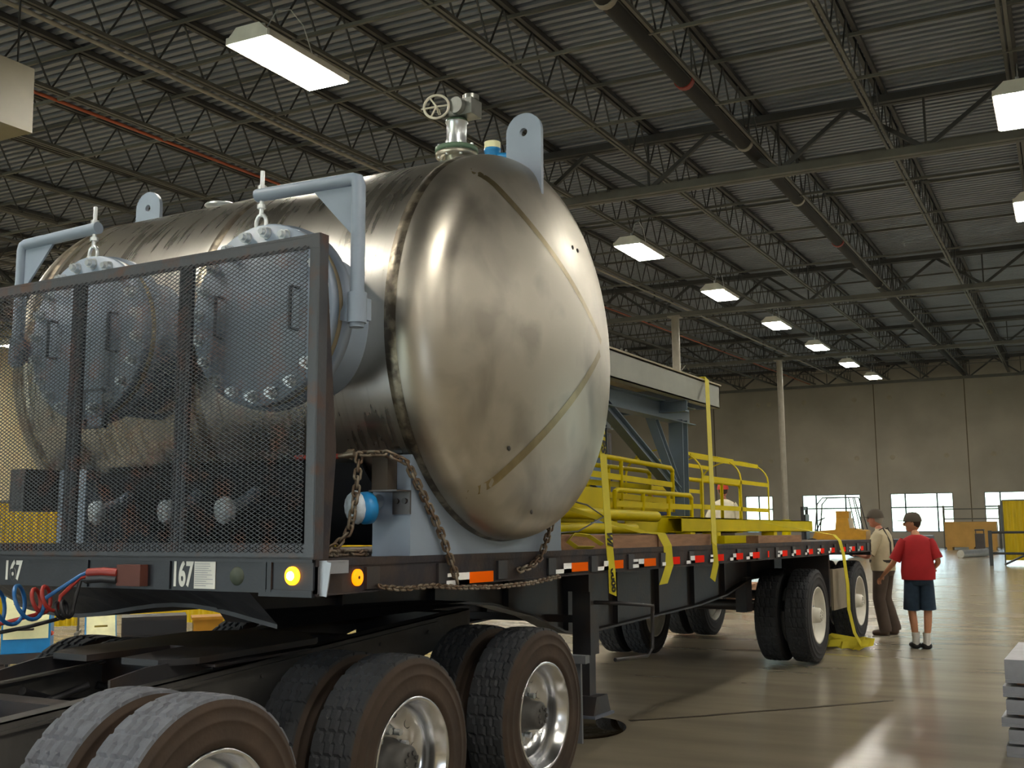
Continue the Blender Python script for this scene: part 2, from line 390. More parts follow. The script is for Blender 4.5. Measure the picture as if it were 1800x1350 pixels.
# ceiling lights
def ceiling_light():
    t = bpy.data.objects.new('ceiling_light', None); C.objects.link(t); BASE[t.name] = Vector()
    h = MB(); a, b, z = .62, .24, .1
    h.add([(-b, -a, 0), (b, -a, 0), (b, a, 0), (-b, a, 0), (-b*.55, -a, z), (b*.55, -a, z), (b*.55, a, z), (-b*.55, a, z)],
          [(4, 5, 6, 7), (0, 1, 5, 4), (1, 2, 6, 5), (2, 3, 7, 6), (3, 0, 4, 7)])
    for q in (-1, 1): h.box(q*b-.012*q, q*b+.012*q, -a, a, -.05, .012)
    for q in (-1, 1): h.box(-b, b, q*a-.012, q*a+.012, -.05, .012)
    part('housing', h, lamp_house, t)
    part('diffuser', MB().box(-b+.014, b-.014, -a+.014, a-.014, -.06, -.02), lamp_glow, t)
    wr = MB()
    for yy in (-.4, .4): wr.tube([(0, yy, z), (0, yy*.5, z+.32), (0, 0, z+.4)], .006, 5); wr.tube([(0, yy, z), (0, yy, z+.1)], .02, 8)
    part('hanger', wr, zinc, t)
    return t
L0_ = ceiling_light(); first = [True]
def put_light(X, Y, z0, label, group=None):
    o = L0_ if first[0] else copy_tree(L0_)
    first[0] = False
    o.matrix_world = FB @ Matrix.Translation((X, Y, z0+SL*Y)); tag(o, label, 'ceiling light', group)
    if group is None and 'group' in o: del o['group']
rowA = [(8.1, 'largest lit ceiling light, hung at upper left above the steel tank'), (12.9, 'lit ceiling light hidden just behind the top of the tank'),
    (17.8, 'lit ceiling light nearest right of the tank, at the start of the receding row'), (22.8, 'lit ceiling light second after the tank in the receding row'),
    (28.0, 'lit ceiling light in the middle of the receding row, above the thin grey column'), (33.2, 'lit ceiling light third from the far wall in the receding row'),
    (38.6, 'lit ceiling light second from the far wall in the receding row'), (43.8, 'smallest lit ceiling light, closest to the far concrete wall')]
for Y, lb in rowA: put_light(-6.4, Y, 5.9, lb, 'row of ceiling lights above the trailer')
for Y, lb in ((13.2, 'lit ceiling light cut by the right edge, the larger one near the top'), (18.3, 'lit ceiling light cut by the right edge, below the larger one'), (23.3, 'sliver of a lit ceiling light at the right edge, lowest of its row')):
    put_light(-.2, Y, 5.9, lb, 'row of ceiling lights at the right edge')
for Y, lb in ((8.0, 'lit ceiling light cut by the left edge beside the tank'), (12.9, 'small lit ceiling light at the left edge above the tank')):
    put_light(-12.9, Y, 5.9, lb, 'ceiling lights at the left edge')
OFF = 'unseen ceiling light outside the view, there to light the hall'
for X, Y in [(.05, 2.8), (.05, -2.5), (-6.4, 2.9), (-6.4, -2.5), (-12.9, 2.9), (-12.9, 17.8), (-12.9, 22.8), (-12.9, 28), (-12.9, 38.6), (-19.3, 8), (-19.3, 17.8), (-19.3, 28), (-19.3, 38), (.05, 28), (.05, 38), (6.5, -2.5), (6.5, 2.9), (6.5, 8), (6.5, 13), (6.5, 18.3), (6.5, 28), (-24.5, 14), (-24.5, 20)]:  # unseen rows carry on the grid; left-wall pair added to brighten that wall
    put_light(X, Y, 5.9, OFF, 'ceiling lights elsewhere in the hall')
# heater box
t = thing('unit_heater', 'tan metal heater box hanging from the roof at the upper left edge', 'heater', (-8.4, 5.6, 5.15), FB)
part('casing', MB().box(-9.1, -8.1, 5.0, 6.6, 5.15, 5.75), hvac_m, t)
mb = MB()
for x in (-9.0, -8.2):
    for y in (5.1, 6.5): mb.tube([(x, y, 5.75), (x, y, HR+.1)], .01, 6)
part('hanger', mb, joist_m, t)

# ================================================================== WHEELS
def tyre_mesh(rad, wd, name, tread_mat, treads=1):
    # axis along x, centred
    nseg, prof = 240, []
    hw = wd/2
    side = [(.60, -.40), (.62, -.47), (.66, -.49), (.68, -.5), (.69, -.492), (.76, -.505), (.80, -.50), (.805, -.508), (.82, -.508), (.825, -.498), (.90, -.475), (.905, -.482), (.92, -.478), (.925, -.465), (.965, -.43)]
    nt = 17
    tread = [(1.0-.012*abs(2*i/(nt-1)-1)**3, -.41+.82*i/(nt-1)) for i in range(nt)]
    P = [(r*rad, u*wd, 0) for r, u in side]+[(r*rad, u*wd, 1) for r, u in tread]+[(r*rad, -u*wd, 0) for r, u in reversed(side)]
    mb = MB(); vs = []; N = len(P)
    for k in range(nseg):
        t = 2*PI*k/nseg
        for i, (r, x, tr) in enumerate(P):
            if tr:
                j = i-len(side); ph = (k % 8)
                g = 0
                if j in (4, 5) and ((ph < 4) == (j == 4)): g = 1
                if j in (8, 9) and ((ph < 4) == (j == 8)): g = 1
                if j in (12, 13) and ((ph < 4) == (j == 12)): g = 1
                if ph == 0 and j not in (0, 1, 15, 16): g = max(g, .7)
                if ph == 0 and j in (0, 16): g = 1
                r -= .011*g
            vs.append((x, r*math.cos(t), r*math.sin(t)))
    fs = []
    for k in range(nseg):
        k2 = (k+1) % nseg
        for i in range(N-1): fs.append((k*N+i, k*N+i+1, k2*N+i+1, k2*N+i))
    mb.add(vs, fs, 0, True)
    for q, fc in enumerate(mb.f): mb.m[q] = 1 if len(side)-1 <= (q % (N-1)) < len(side)+nt else 0; mb.sm[q] = mb.m[q] == 0
    return mesh_of(name, mb, [rubber_side, tread_mat], recalc=True)
TY_D = tyre_mesh(.51, .27, 'tire', rubber); TY_T = tyre_mesh(.51, .27, 'tire', rubber); TY_T.materials[0] = mat('tyre_black', '232326', .75); TY_G = tyre_mesh(.51, .27, 'tire', rubber_dust_lit)
def rim_mb(rr_, wd, outer=True, dish=.14):
    hw = wd/2-.01; mb = MB()
    s = 1
    pr = [(rr_*1.02, hw), (rr_*1.0, hw+.006), (rr_*.955, hw-.004), (rr_*.94, hw-.03), (rr_*.90, hw-.04), (rr_*.88, hw-.10), (rr_*.86, hw-dish), (rr_*.60, hw-dish-.01), (rr_*.56, hw-dish-.02), (rr_*.36, hw-dish-.015), (.0001, hw-dish-.015)]
    mb.lathe(pr, (0, 0, 0), (1, 0, 0), 64)
    mb.lathe([(rr_*1.02, -hw), (rr_*.95, -hw), (rr_*.88, -hw+.06), (rr_*.88, hw-dish-.02)], (0, 0, 0), (1, 0, 0), 64)
    return mb
HOLES = mat('hand_hole_shadow', '101012', .9)
def hub_mb(rr_, wd, dish=.14):
    x0 = wd/2-.01-dish-.015; mb = MB()
    mb.lathe([(rr_*.36, x0), (rr_*.34, x0+.03), (rr_*.30, x0+.035), (rr_*.27, x0+.10), (rr_*.26, x0+.13), (rr_*.20, x0+.145), (.0001, x0+.145)], (0, 0, 0), (1, 0, 0), 32)
    for k in range(8):
        a = 2*PI*k/8; mb.cyl((x0+.14, rr_*.15*math.cos(a), rr_*.15*math.sin(a)), (1, 0, 0), .012, .015, 6)
    return mb
def nut_mb(rr_, wd, dish, k):
    x0 = wd/2-.01-dish-.012; a = 2*PI*k/10
    return MB().cyl((x0, rr_*.46*math.cos(a), rr_*.46*math.sin(a)), (1, 0, 0), .017, .035, 6)
def hole_mb(rr_, wd, dish, k):
    x0 = wd/2-.01-dish-.008; a = 2*PI*(k+.5)/10
    return MB().lathe([(.0001, 0), (.021, 0), (.026, .004)], (x0, rr_*.73*math.cos(a), rr_*.73*math.sin(a)), (1, 0, 0), 12)
ME = {}
def getm(key, mbf, m_):
    if key not in ME: ME[key] = mesh_of(key[0], mbf(), m_, recalc=True)
    return ME[key]
def wheel(parent, pos, flip, tyre, rimmat, hubmat, rr_=.305, wd=.27, outer=True, spin=0, dish=.14, lab=None):
    o = bpy.data.objects.new('wheel', getm(('wheel', rimmat.name, dish), lambda: rim_mb(rr_, wd, True, dish), rimmat)); C.objects.link(o); o.parent = parent
    o.matrix_local = Matrix.Translation(Vector(pos)-BASE[parent.name]) @ (Matrix.Rotation(PI, 4, 'Z') if flip else Matrix.Identity(4)) @ Matrix.Rotation(spin, 4, 'X')
    if lab: o['label'] = lab
    subs = [('tire', tyre)]
    if outer:
        subs.append(('hub', getm(('hub', hubmat.name, dish), lambda: hub_mb(rr_, wd, dish), hubmat)))
        if not flip:
            for k in range(10):
                subs.append(('lug_nut', getm(('lug_nut', k, dish), lambda: nut_mb(rr_, wd, dish, k), zinc)))
                subs.append(('hand_hole', getm(('hand_hole', k, dish), lambda: hole_mb(rr_, wd, dish, k), HOLES)))
    for n_, me in subs:
        q = bpy.data.objects.new(n_, me); C.objects.link(q); q.parent = o
    return o
def ibeam(mb, a, b, h, w, t=.012, up=(0, 0, 1), mi=0):
    a = Vector(a); b = Vector(b); u = Vector(up)
    mb.bar(a+u*(h/2-t/2), b+u*(h/2-t/2), w, t, up, mi); mb.bar(a-u*(h/2-t/2), b-u*(h/2-t/2), w, t, up, mi); mb.bar(a, b, t, h-2*t, up, mi)

# ================================================================== TRUCK TRACTOR (rear chassis)
TC = -4.32
tr = thing('truck_tractor', 'rear chassis of a black truck tractor with three dual axles under the trailer nose', 'truck', (TC, 4.5, 0))
zr = lambda y: .99+(y-4.4)*.045
for s in (-1, 1):
    X = TC+s*.43; mb = MB()
    y0, y1 = 1.2, 6.3
    ex = -s*.04
    mb.prism([(y0, zr(y0)), (y1, zr(y1)), (y1, zr(y1)-.14), (5.4, zr(5.4)-.27), (y0, zr(y0)-.27)], YZ, X-.005, X+.005)
    mb.prism([(y0, zr(y0)), (y1, zr(y1)), (y1, zr(y1)-.008), (y0, zr(y0)-.008)], YZ, X-.045+ex, X+.045+ex)
    mb.prism([(y0, zr(y0)-.262), (5.4, zr(5.4)-.262), (5.4, zr(5.4)-.27), (y0, zr(y0)-.27)], YZ, X-.045+ex, X+.045+ex)
    mb.prism([(y0, zr(y0)-.03), (5.9, zr(5.9)-.03), (5.9, zr(5.9)-.045), (y0, zr(y0)-.045)], YZ, X+s*.004, X+s*.02)
    for k in range(16): mb.cyl((X+s*.004, 2.3+k*.25, zr(2.3+k*.25)-.08-.1*(k % 2)), (s, 0, 0), .012, .014, 6)
    part('frame_rail', mb, greyframe, tr)
    mb = MB(); mb.prism([(y, z) for y, z in ((3.4, zr(3.4)+.005), (3.4, 1.0), (3.6, 1.03), (4.5, 1.05), (4.8, 1.04), (4.8, zr(4.8)+.005))], YZ, X-.06*s, X-.045*s)
    mb.box(X-.08, X+.08, 3.9, 4.6, 1.0, 1.012)
    part('slider_bracket', mb, blackp, tr)
for y in (1.75, 3.25, 4.1, 5.2, 6.25):
    part('crossmember', MB().box(TC-.42, TC+.42, y-.06, y+.06, zr(y)-.24, zr(y)-.02), blackp, tr)
for i, y in enumerate((3.2, 4.52, 5.88)):
    mb = MB().tube([(TC-1.0, y, .51), (TC+1.0, y, .51)], .065, 12); mb.sphere((TC, y, .53), .2, 10)
    for s in (-1, 1):
        mb.lathe([(.0001, 0), (.12, 0), (.13, .05), (.10, .1), (.12, .16), (.1, .2), (.0001, .2)], (TC+s*.43, y+.3, .52), (0, 0, 1), 16)
        mb.bar((TC+s*.43, y-.5, .62), (TC+s*.43, y+.45, .5), .09, .04)
        mb.tube([(TC+s*.8, y-.28, .6), (TC+s*.8, y-.12, .6)], .08, 12)
    part('axle', mb, blackp, tr)
    for s in (-1, 1):
        ty = TY_G if (i == 0 and s == 1) else TY_D
        wheel(tr, (TC+s*1.085, y, .51), s < 0, ty, alu, greyframe, spin=.3*i+.1, dish=.15)
        wheel(tr, (TC+s*.745, y, .51), s > 0, ty, alu, greyframe, outer=False, spin=.5*i+.2, dish=.05)
# fifth wheel
mb = MB()
out = [(-.46, -.55), (-.2, -.75), (.2, -.75), (.46, -.55), (.46, .3), (.36, .46), (.12, .46), (.05, 0), (-.05, 0), (-.12, .46), (-.36, .46), (-.46, .3)]
mb.prism([(TC+a, 4.15-b) for a, b in out], XY, 1.02, 1.05)
mb.box(TC-.4, TC+.4, 4.0, 4.4, .95, 1.02)
part('fifth_wheel', mb, blackp, tr)
mb = MB()
for k in range(5):
    y = 2.5+k*.5; mb.tube([(TC-.3+.12*math.sin(k*1.7+j*.8), y+j*.14, .84+.06*math.sin(j+k)) for j in range(7)], .02, 8)
part('air_line', mb, black_hose, tr)
part('axle_vent_bar', MB().bar((TC-.42, 2.55, .93), (TC+.42, 2.2, .92), .06, .03), blackp, tr)
mb = MB(); mb.prism([(2.2, .62), (2.3, .8), (2.52, .93), (2.75, .99), (2.75, .985), (2.52, .92), (2.31, .79), (2.21, .62)], YZ, -3.75, -3.08)
mud = MB(); mud.box(-3.72, -3.2, 6.55, 6.57, .22, .74)
part('mud_flap', mud, mat('grey_flap', '6a6d72', .6), tr, 'grey mud flap bracket')
part('mud_flap_bracket', MB().box(-3.9, -3.14, 6.5, 6.56, .73, .78), mat('grey_flap', '6a6d72', .6), tr)
# ================================================================== FLATBED TRAILER
WT = 2.6; LT = 11.45
tl = thing('flatbed_trailer', 'long black flatbed trailer with wooden deck, mesh headboard and reflective strips', 'trailer', (-1.3, 6, -.5), FT)
mb = MB()
for i in range(14):
    x = -.03-(WT-.06)*i/14; mb.box(x, x-(WT-.06)/14+.006, .06, LT-.05, -.04, -.001)
part('deck_boards', mb, wood_deck, tl)
mb = MB()
for x in (0, -WT):
    s = 1 if x == 0 else -1
    mb.box(x-.03*s, x, 0, LT, -.155, 0); mb.box(x-.06*s, x+.004*s, 0, LT, -.008, .004); mb.box(x-.07*s, x+.012*s, 0, LT, -.155, -.147)
rl = MB(); rl.box(-.03, 0, 0, LT, -.15, 0); rl.box(-.09, .006, 0, LT, -.03, .003); rl.box(-.07, .01, 0, LT, -.155, -.147)
part('side_rail', rl, rustred, tl)
rl = MB(); rl.box(-WT, -WT+.03, 0, LT, -.15, 0); rl.box(-WT, -WT+.09, 0, LT, -.03, .003)
part('side_rail', rl, rustred, tl)
part('rear_rail', MB().box(-WT, 0, LT-.06, LT, -.2, 0), blackp, tl)
for k in range(19):
    y = .35+k*.6
    if abs(y-1.25) < .25: continue
    part('stake_pocket', MB().box(-.001, .016, y, y+.1, -.14, -.04), blackp, tl)
for k in range(14):
    y = .7+k*.82; mb = MB(); ibeam(mb, (-.05, y, -.1), (-WT+.05, y, -.1), .11, .06); part('crossmember', mb, blackp, tl)
prof = [(.12, -.145), (.26, -.29), (2.1, -.305), (2.56, -.345), (3.1, -.45), (3.6, -.60), (3.9, -.64), (6.5, -.575), (7.3, -.52), (8.15, -.39), (LT-.1, -.38), (LT-.1, -.145)]
for X in (-.68, -1.92):
    mb = MB(); mb.prism(prof, YZ, X-.006, X+.006)
    bt = prof[:-1]
    for a, b in zip(bt[:-1], bt[1:]):
        mb.prism([(a[0], a[1]), (b[0], b[1]), (b[0], b[1]-.016), (a[0], a[1]-.016)], YZ, X-.075, X+.075)
    for k in range(12):
        y = 1.0+k*.9
        zb = next((p[1]+(q[1]-p[1])*(y-p[0])/(q[0]-p[0]) for p, q in zip(bt[:-1], bt[1:]) if p[0] <= y <= q[0]), -.38)
        mb.box(X-.05, X+.05, y-.004, y+.004, zb, -.145)
    part('main_beam', mb, blackp, tl)
# nose: front plate, coupler apron
mb = MB(); mb.box(-WT, 0, -.012, .02, -.145, 0); mb.box(-WT, .0, -.02, .06, -.012, .002)
mb.box(-.30, 0, -.02, 0, -.16, -.13)
for x in (-2.58, -1.42, -.86, -.27, -.24): mb.box(x-.012, x+.012, -.022, 0, -.14, -.01)
nose = part('front_plate', mb, mat('navy_black_paint', '1b1e26', .5, var=.2, scale=8, bump=.1), tl)
mb = MB(); xs = [-2.25+i*(1.87/14) for i in range(15)]
for i in range(14):
    a, b = xs[i], xs[i+1]
    za = -.245-.045*math.sin(i/14*PI*2.2)-.03*i/14; zb_ = -.245-.045*math.sin((i+1)/14*PI*2.2)-.03*(i+1)/14
    mb.add([(a, .0, -.14), (b, .0, -.14), (b, .2, zb_), (a, .2, za), (a, .25, za+.0), (b, .25, zb_), (a, 1.9, -.29), (b, 1.9, -.29), (a, .2, za-.02), (b, .2, zb_-.02), (a, 1.9, -.31), (b, 1.9, -.31)],
       [(0, 1, 2, 3), (3, 2, 9, 8), (8, 9, 11, 10), (3, 2, 7, 6)], 0, False)
part('coupler_apron', mb, mat('apron_black', '2e2e33', .55, var=.3, scale=10, bump=.4, bscale=12), tl)
part('gladhand_box', MB().box(-1.16, -1.0, -.06, -.012, -.13, -.03), mat('rust_red_box', '5a3026', .7, var=.2), tl, 'rusty red gladhand bracket')
for zz, m_ in ((-.07, redp), (-.1, blackp)):
    part('gladhand', MB().tube([(-1.16, -.05, zz), (-1.24, -.07, zz+.005), (-1.32, -.09, zz)], .022, 10), m_, tl)
def txt(s, size, width, org, X, Y, m_, name='number_lettering', bold=.004, par=tl, lab=None):
    mb = place(text_mb(s, size, width, bold), org, X, Y); return part(name, mb, m_, par, lab)
txt('167', .105, .13, (-1.975, -.0135, -.068), (1, 0, 0), (0, 0, 1), whitet, lab='white number 167')
txt('167', .125, .125, (-.765, -.0135, -.068), (1, 0, 0), (0, 0, 1), whitet, lab='white number 167')
doc = part('document_label', MB().box(-.695, -.565, -.017, -.013, -.135, -.012), whitet, tl, 'white paper label with fine print lines')
mb = MB()
for k in range(11): mb.box(-.69, -.69+.115*(.8+.2*math.sin(k*3)), -.0185, -.017, -.022-.0098*k, -.0245-.0098*k)
part('print_lines', mb, mat('print_grey', '8c8f96', .8), doc)
part('rubber_plug', MB().lathe([(.0001, .012), (.035, .01), (.042, 0)], (-.436, -.012, -.075), (0, -1, 0), 24), mat('olive_disc', '3d4438', .6), tl)
lm = part('marker_lamp', MB().lathe([(.040, 0), (.040, .008), (.034, .014), (.0001, .018)], (-.112, -.012, -.069), (0, -1, 0), 28), amber, tl, 'lit amber round marker lamp')
part('lamp_centre', MB().lathe([(.02, 0), (.018, .005), (.0001, .007)], (-.112, -.0285, -.069), (0, -1, 0), 20), amber_core, lm)
# corner bracket and side lamp
mb = MB(); mb.box(.0, .045, .02, .03, -.155, -.01); mb.box(.04, .05, .02, .17, -.06, -.01); mb.box(0, .05, .02, .17, -.012, -.004)
mb.bar((.035, .02, -.155), (.06, .02, -.01), .03, .006, up=(0, 1, 0))
part('corner_bracket', mb, mat('bracket_grey', '9a9ca3', .4, metal=.3), tl, 'pale grey folded corner bracket')
sd = part('side_marker_lamp', MB().lathe([(.038, 0), (.038, .01), (.03, .014), (.0001, .015)], (.003, .29, -.085), (1, 0, 0), 28), amber2, tl, 'dim amber round lamp in the side rail')
part('lamp_centre', MB().lathe([(.008, 0), (.0001, .004)], (.0185, .29, -.085), (1, 0, 0), 12), blackt, sd)
# reflective strips on the rail
def strip(y0, y1, z0, z1, orange, kk):
    x0, x1 = .0165, .0185; h = z1-z0; ym = y0+(y1-y0)*.47
    mb = MB(); a = y0+(ym-y0)*.5
    mb.box(x0, x1, y0, ym, z0, z0+h*.42); mb.box(x0, x1, a, ym, z0, z1)
    if kk % 3 == 0: mb.box(x0, x1, y0+.01, a-.01, z0+h*.7, z1)
    w_ = part('reflector_strip', mb, refw, tl, 'white half of the reflective strip')
    mb = MB().box(x0, x1, ym, y1, z0+h*.08, z1); part('reflector_strip', mb, orange, tl, 'orange red half of the reflective strip')
ys = [(1.02, 1.49), (2.24, 2.69), (2.84, 3.25), (3.42, 3.84), (3.97, 4.33), (4.47, 4.88), (5.03, 5.37), (5.54, 5.9), (6.0, 6.4), (7.0, 7.34), (7.5, 7.85), (8.03, 8.35), (8.55, 8.85), (9.05, 9.35), (9.6, 9.9), (10.1, 10.4), (10.6, 10.9)]
for k, (a, b) in enumerate(ys):
    strip(a, b, -.155 if k == 0 else -.135, -.092 if k == 0 else -.075, refo if k < 4 else refr, k)
part('tail_marker', MB().box(.0165, .02, 6.66, 6.7, -.13, -.07), refr, tl)
# headboard
hb = MB()
HX = -WT+.02; HT = 1.452
hb.bar((HX, .012, HT-.006), (0, .012, HT-.006), .05, .012, up=(0, 0, 1)); hb.box(HX, 0, -.012, -.002, HT-.065, HT)
hb.box(HX, 0, -.012, -.002, .0, .07); hb.box(HX, 0, -.012, .05, .0, .012)
posts = [(-.055, .0), (-.865, -.775), (-1.63, -1.545), (-WT+.02, -2.5)]
for a, b in posts: hb.box(a, b, -.010, -.001, 0, HT-.02)
hb.box(-.006, .002, -.01, .05, 0, HT); 
for a, b in posts[1:3]: hb.box((a+b)/2-.004, (a+b)/2+.004, 0, .045, 0, HT-.02)
hbo = part('headboard', hb, mat('headboard_angle', '3c3e44', .45, col2='4f362c', mix=(.52, .7), scale=7, bump=.2), tl, 'rusty steel angle headboard frame')
part('gusset', MB().prism([(.0, .0), (.05, 0), (.09, .45), (.09, .5), (0, HT-.1)], lambda a, b, t: (t, a+.04, b), -.012, .0), rustred, hbo)
# expanded metal
mm = MB(); cw, chh, th = .037, .0096, .0032; x0, x1 = HX+.005, -.055; nx = int((x1-x0)/cw*2); nz_ = int((HT-.07)/chh)
for j in range(nz_):
    zb = .03+j*chh; pts = []
    for i in range(nx+1):
        x = x0+i*cw/2; z = zb+(chh*.96 if (i+j) % 2 else 0); pts.append((x, z))
    k = len(mm.v); vs = []
    for i, (x, z) in enumerate(pts):
        tw = .0035 if i % 2 else -.0035
        vs += [(x, -.0185+tw*.4, z-th/2), (x, -.0135+tw*.4, z-th/2+.001), (x, -.0135+tw*.4, z+th/2), (x, -.0185+tw*.4, z+th/2)]
    fs = []
    for i in range(nx):
        for q in range(4): fs.append((i*4+q, i*4+(q+1) % 4, i*4+4+(q+1) % 4, i*4+4+q))
    mm.add(vs, fs)
part('expanded_mesh', mm, mat('expanded_metal', '383b42', .5, col2='5a3a30', mix=(.52, .68), scale=8), hbo)
# landing gear
for X, kx in ((-.36, 1), (-2.24, 0)):
    mb = MB(); mb.box(X-.07, X+.07, 3.36, 3.50, -.74, -.15); mb.box(X-.05, X+.05, 3.38, 3.48, -1.08, -.74)
    mb.prism([(3.29, -1.14), (3.57, -1.14), (3.52, -1.02), (3.34, -1.02)], YZ, X-.12, X+.12)
    mb.box(X-.09, X+.09, 3.3, 3.56, -.3, -.15)
    part('landing_leg', mb, blackp, tl)
    part('landing_foot', MB().box(X-.14, X+.14, 3.27, 3.59, -1.16, -1.14), mat('foot_grey', '5a606e', .6), tl)
part('leg_brace', MB().bar((-.36, 3.43, -.5), (-2.24, 3.43, -.5), .05, .05), blackp, tl)
part('crank_handle', MB().tube([(-.3, 3.43, -.38), (-.1, 3.43, -.38), (-.02, 3.85, -.42), (-.02, 3.83, -.72), (-.04, 3.78, -.77), (-.1, 3.35, -.76)], .014, 8), blackp, tl)
# suspension boxes and axles of the trailer
for i, y in enumerate((8.72, 10.85)):
    mb = MB().tube([(-2.45, y, -.72), (-.15, y, -.72)], .06, 12)
    for X in (-.68, -1.92):
        mb.box(X-.06, X+.06, y-.75, y-.55, -.75, -.38); mb.bar((X, y-.65, -.7), (X, y+.4, -.7), .1, .06)
        mb.lathe([(.0001, 0), (.12, 0), (.13, .1), (.11, .16), (.13, .2), (.0001, .2)], (X, y+.4, -.68), (0, 0, 1), 16)
    part('axle', mb, blackp, tl)
for i, y in enumerate((8.72, 10.85)):
    zc_ = .525-1.51+(y)*math.sin(R(1.15))   # wheel centre above the floor
    zc_ = (.525-1.51)/1.0+y*math.sin(R(1.15))
    for s in (-1, 1):
        cx = -1.3
        wheel(tl, (cx+s*1.135, y, zc_), s < 0, TY_T, whitewheel, whitewheel, spin=.4*i, dish=.10)
        wheel(tl, (cx+s*.80, y, zc_), s > 0, TY_T, whitewheel, whitewheel, outer=False, spin=.9*i, dish=.05)
part('side_panel', MB().box(-.06, -.03, 9.4, 10.15, -.80, -.33), mat('grey_tan_panel', '8a7f6c', .7, var=.1), tl, 'grey tan panel between the rear wheels')
part('fender_strut', MB().box(-.6, -.05, 9.3, 9.36, -.75, -.15), blackp, tl)

# ================================================================== TANK
XC0, XC1, YC, ZC, RT_ = -2.72, 0.0, 1.62, 1.165, 1.093
tk = thing('pressure_tank', 'large horizontal brushed stainless steel tank strapped across the trailer front', 'tank', (-1.35, YC, .1), FT)
def circ(x, r, t): return (x, YC+r*math.cos(t), ZC+r*math.sin(t))
part('shell', MB().lathe([(RT_, 0), (RT_, 1.33), (RT_+.002, 1.35), (RT_, 1.37), (RT_, XC1-XC0)], (XC0, YC, ZC), (1, 0, 0), 160), steel_shell, tk)
for nm, xx in (('mid', -1.33), ('a', 0.0), ('b', -2.72)):
    mb = MB().lathe([(RT_+.001, -.035), (RT_+.005, -.012), (RT_+.007, 0), (RT_+.005, .012), (RT_+.001, .035)], (xx, YC, ZC), (1, 0, 0), 160)
    part('weld_seam', mb, steel_dark, tk)
CR, KR = 3.4, .24
def head_prof():
    P = [(RT_, 0), (RT_, .03)]
    a1 = math.asin((RT_-KR)/(CR-KR))
    xk = .03
    for i in range(1, 11):
        t = (PI/2-a1)*i/10; P.append((RT_-KR+KR*math.cos(t), xk+KR*math.sin(t)))
    xc = xk-(CR-KR)*math.cos(a1)
    for i in range(1, 19):
        a = a1*(1-i/18); P.append((max(1e-4, CR*math.sin(a)), xc+CR*math.cos(a)))
    return P
HP = head_prof()
part('dished_head', MB().lathe(HP, (XC1, YC, ZC), (1, 0, 0), 160), steel_head, tk)
part('dished_head', MB().lathe(HP, (XC0, YC, ZC), (-1, 0, 0), 96), steel_head, tk)
def head_x(r):
    for (r0, x0), (r1, x1) in zip(HP[:-1], HP[1:]):
        if r1 <= r <= r0: return XC1+x0+(x1-x0)*(r0-r)/max(1e-9, r0-r1)
    return XC1
def head_band(a, b, w_, name='weld_band'):
    # a ground seam between two (y, z) offsets on the head
    mb = MB(); a = Vector(a); b = Vector(b); d = (b-a).normalized(); n = Vector((-d.y, d.x)); N = 36; vs = []
    for i in range(N+1):
        p = a.lerp(b, i/N)
        for s in (-1, 1):
            q = p+n*s*w_/2; rr2 = min(q.length, RT_*.999); vs.append((head_x(rr2)+.0015, YC+q.x, ZC+q.y))
    mb.add(vs, [(2*i, 2*i+1, 2*i+3, 2*i+2) for i in range(N)], 0, True)
    return part(name, mb, steel_band, tk)
head_band((-.62, .84), (.66, .10), .045); head_band((.62, .03), (-.62, -.86), .05)
mb = MB()
for q in ((.28, .61), (.36, .61), (-.45, -.62), (-.12, -.94)):
    rr2 = Vector(q).length; mb.lathe([(.0001, .003), (.012, .003), (.014, 0)], (head_x(rr2)+.001, YC+q[0], ZC+q[1]), (1, 0, 0), 12)
part('tack_mark', mb, mat('dark_mark', '2e2a26', .6), tk, kind='stuff')
# lugs
def lug(x0, x1, y, zb, zt, nm='lifting_lug', rh=.025):
    w_ = x1-x0; r = w_/2; cx = (x0+x1)/2; zc = zt-r
    o_ = [(x0, zb), (x1, zb)]+[(cx+r*math.cos(PI*i/20), zc+r*math.sin(PI*i/20)) for i in range(21)]
    hole = [(cx+rh*math.cos(-2*PI*i/20), zc+rh*math.sin(-2*PI*i/20)) for i in range(20)]
    import bmesh
    bm = bmesh.new()
    def loop(P, y_): return [bm.verts.new((a, y_, b)) for a, b in P]
    A = loop(o_, y); Hh = loop(hole, y)
    ed = [bm.edges.new((A[i], A[(i+1) % len(A)])) for i in range(len(A))]+[bm.edges.new((Hh[i], Hh[(i+1) % 20])) for i in range(20)]
    g = bmesh.ops.triangle_fill(bm, use_beauty=True, edges=ed, use_dissolve=False)
    fs = [x for x in bm.faces]
    ex = bmesh.ops.extrude_face_region(bm, geom=fs)
    for v in ex['geom']:
        if isinstance(v, bmesh.types.BMVert): v.co.y += .028
    bm.verts.index_update(); mb = MB(); mb.add([v.co.copy() for v in bm.verts], [tuple(v.index for v in f_.verts) for f_ in bm.faces]); bm.free()
    return part(nm, mb, primer, tk)
lug(.045, .275, 1.60, 2.0, 2.53); lug(-3.03, -2.79, 1.60, 2.0, 2.545)
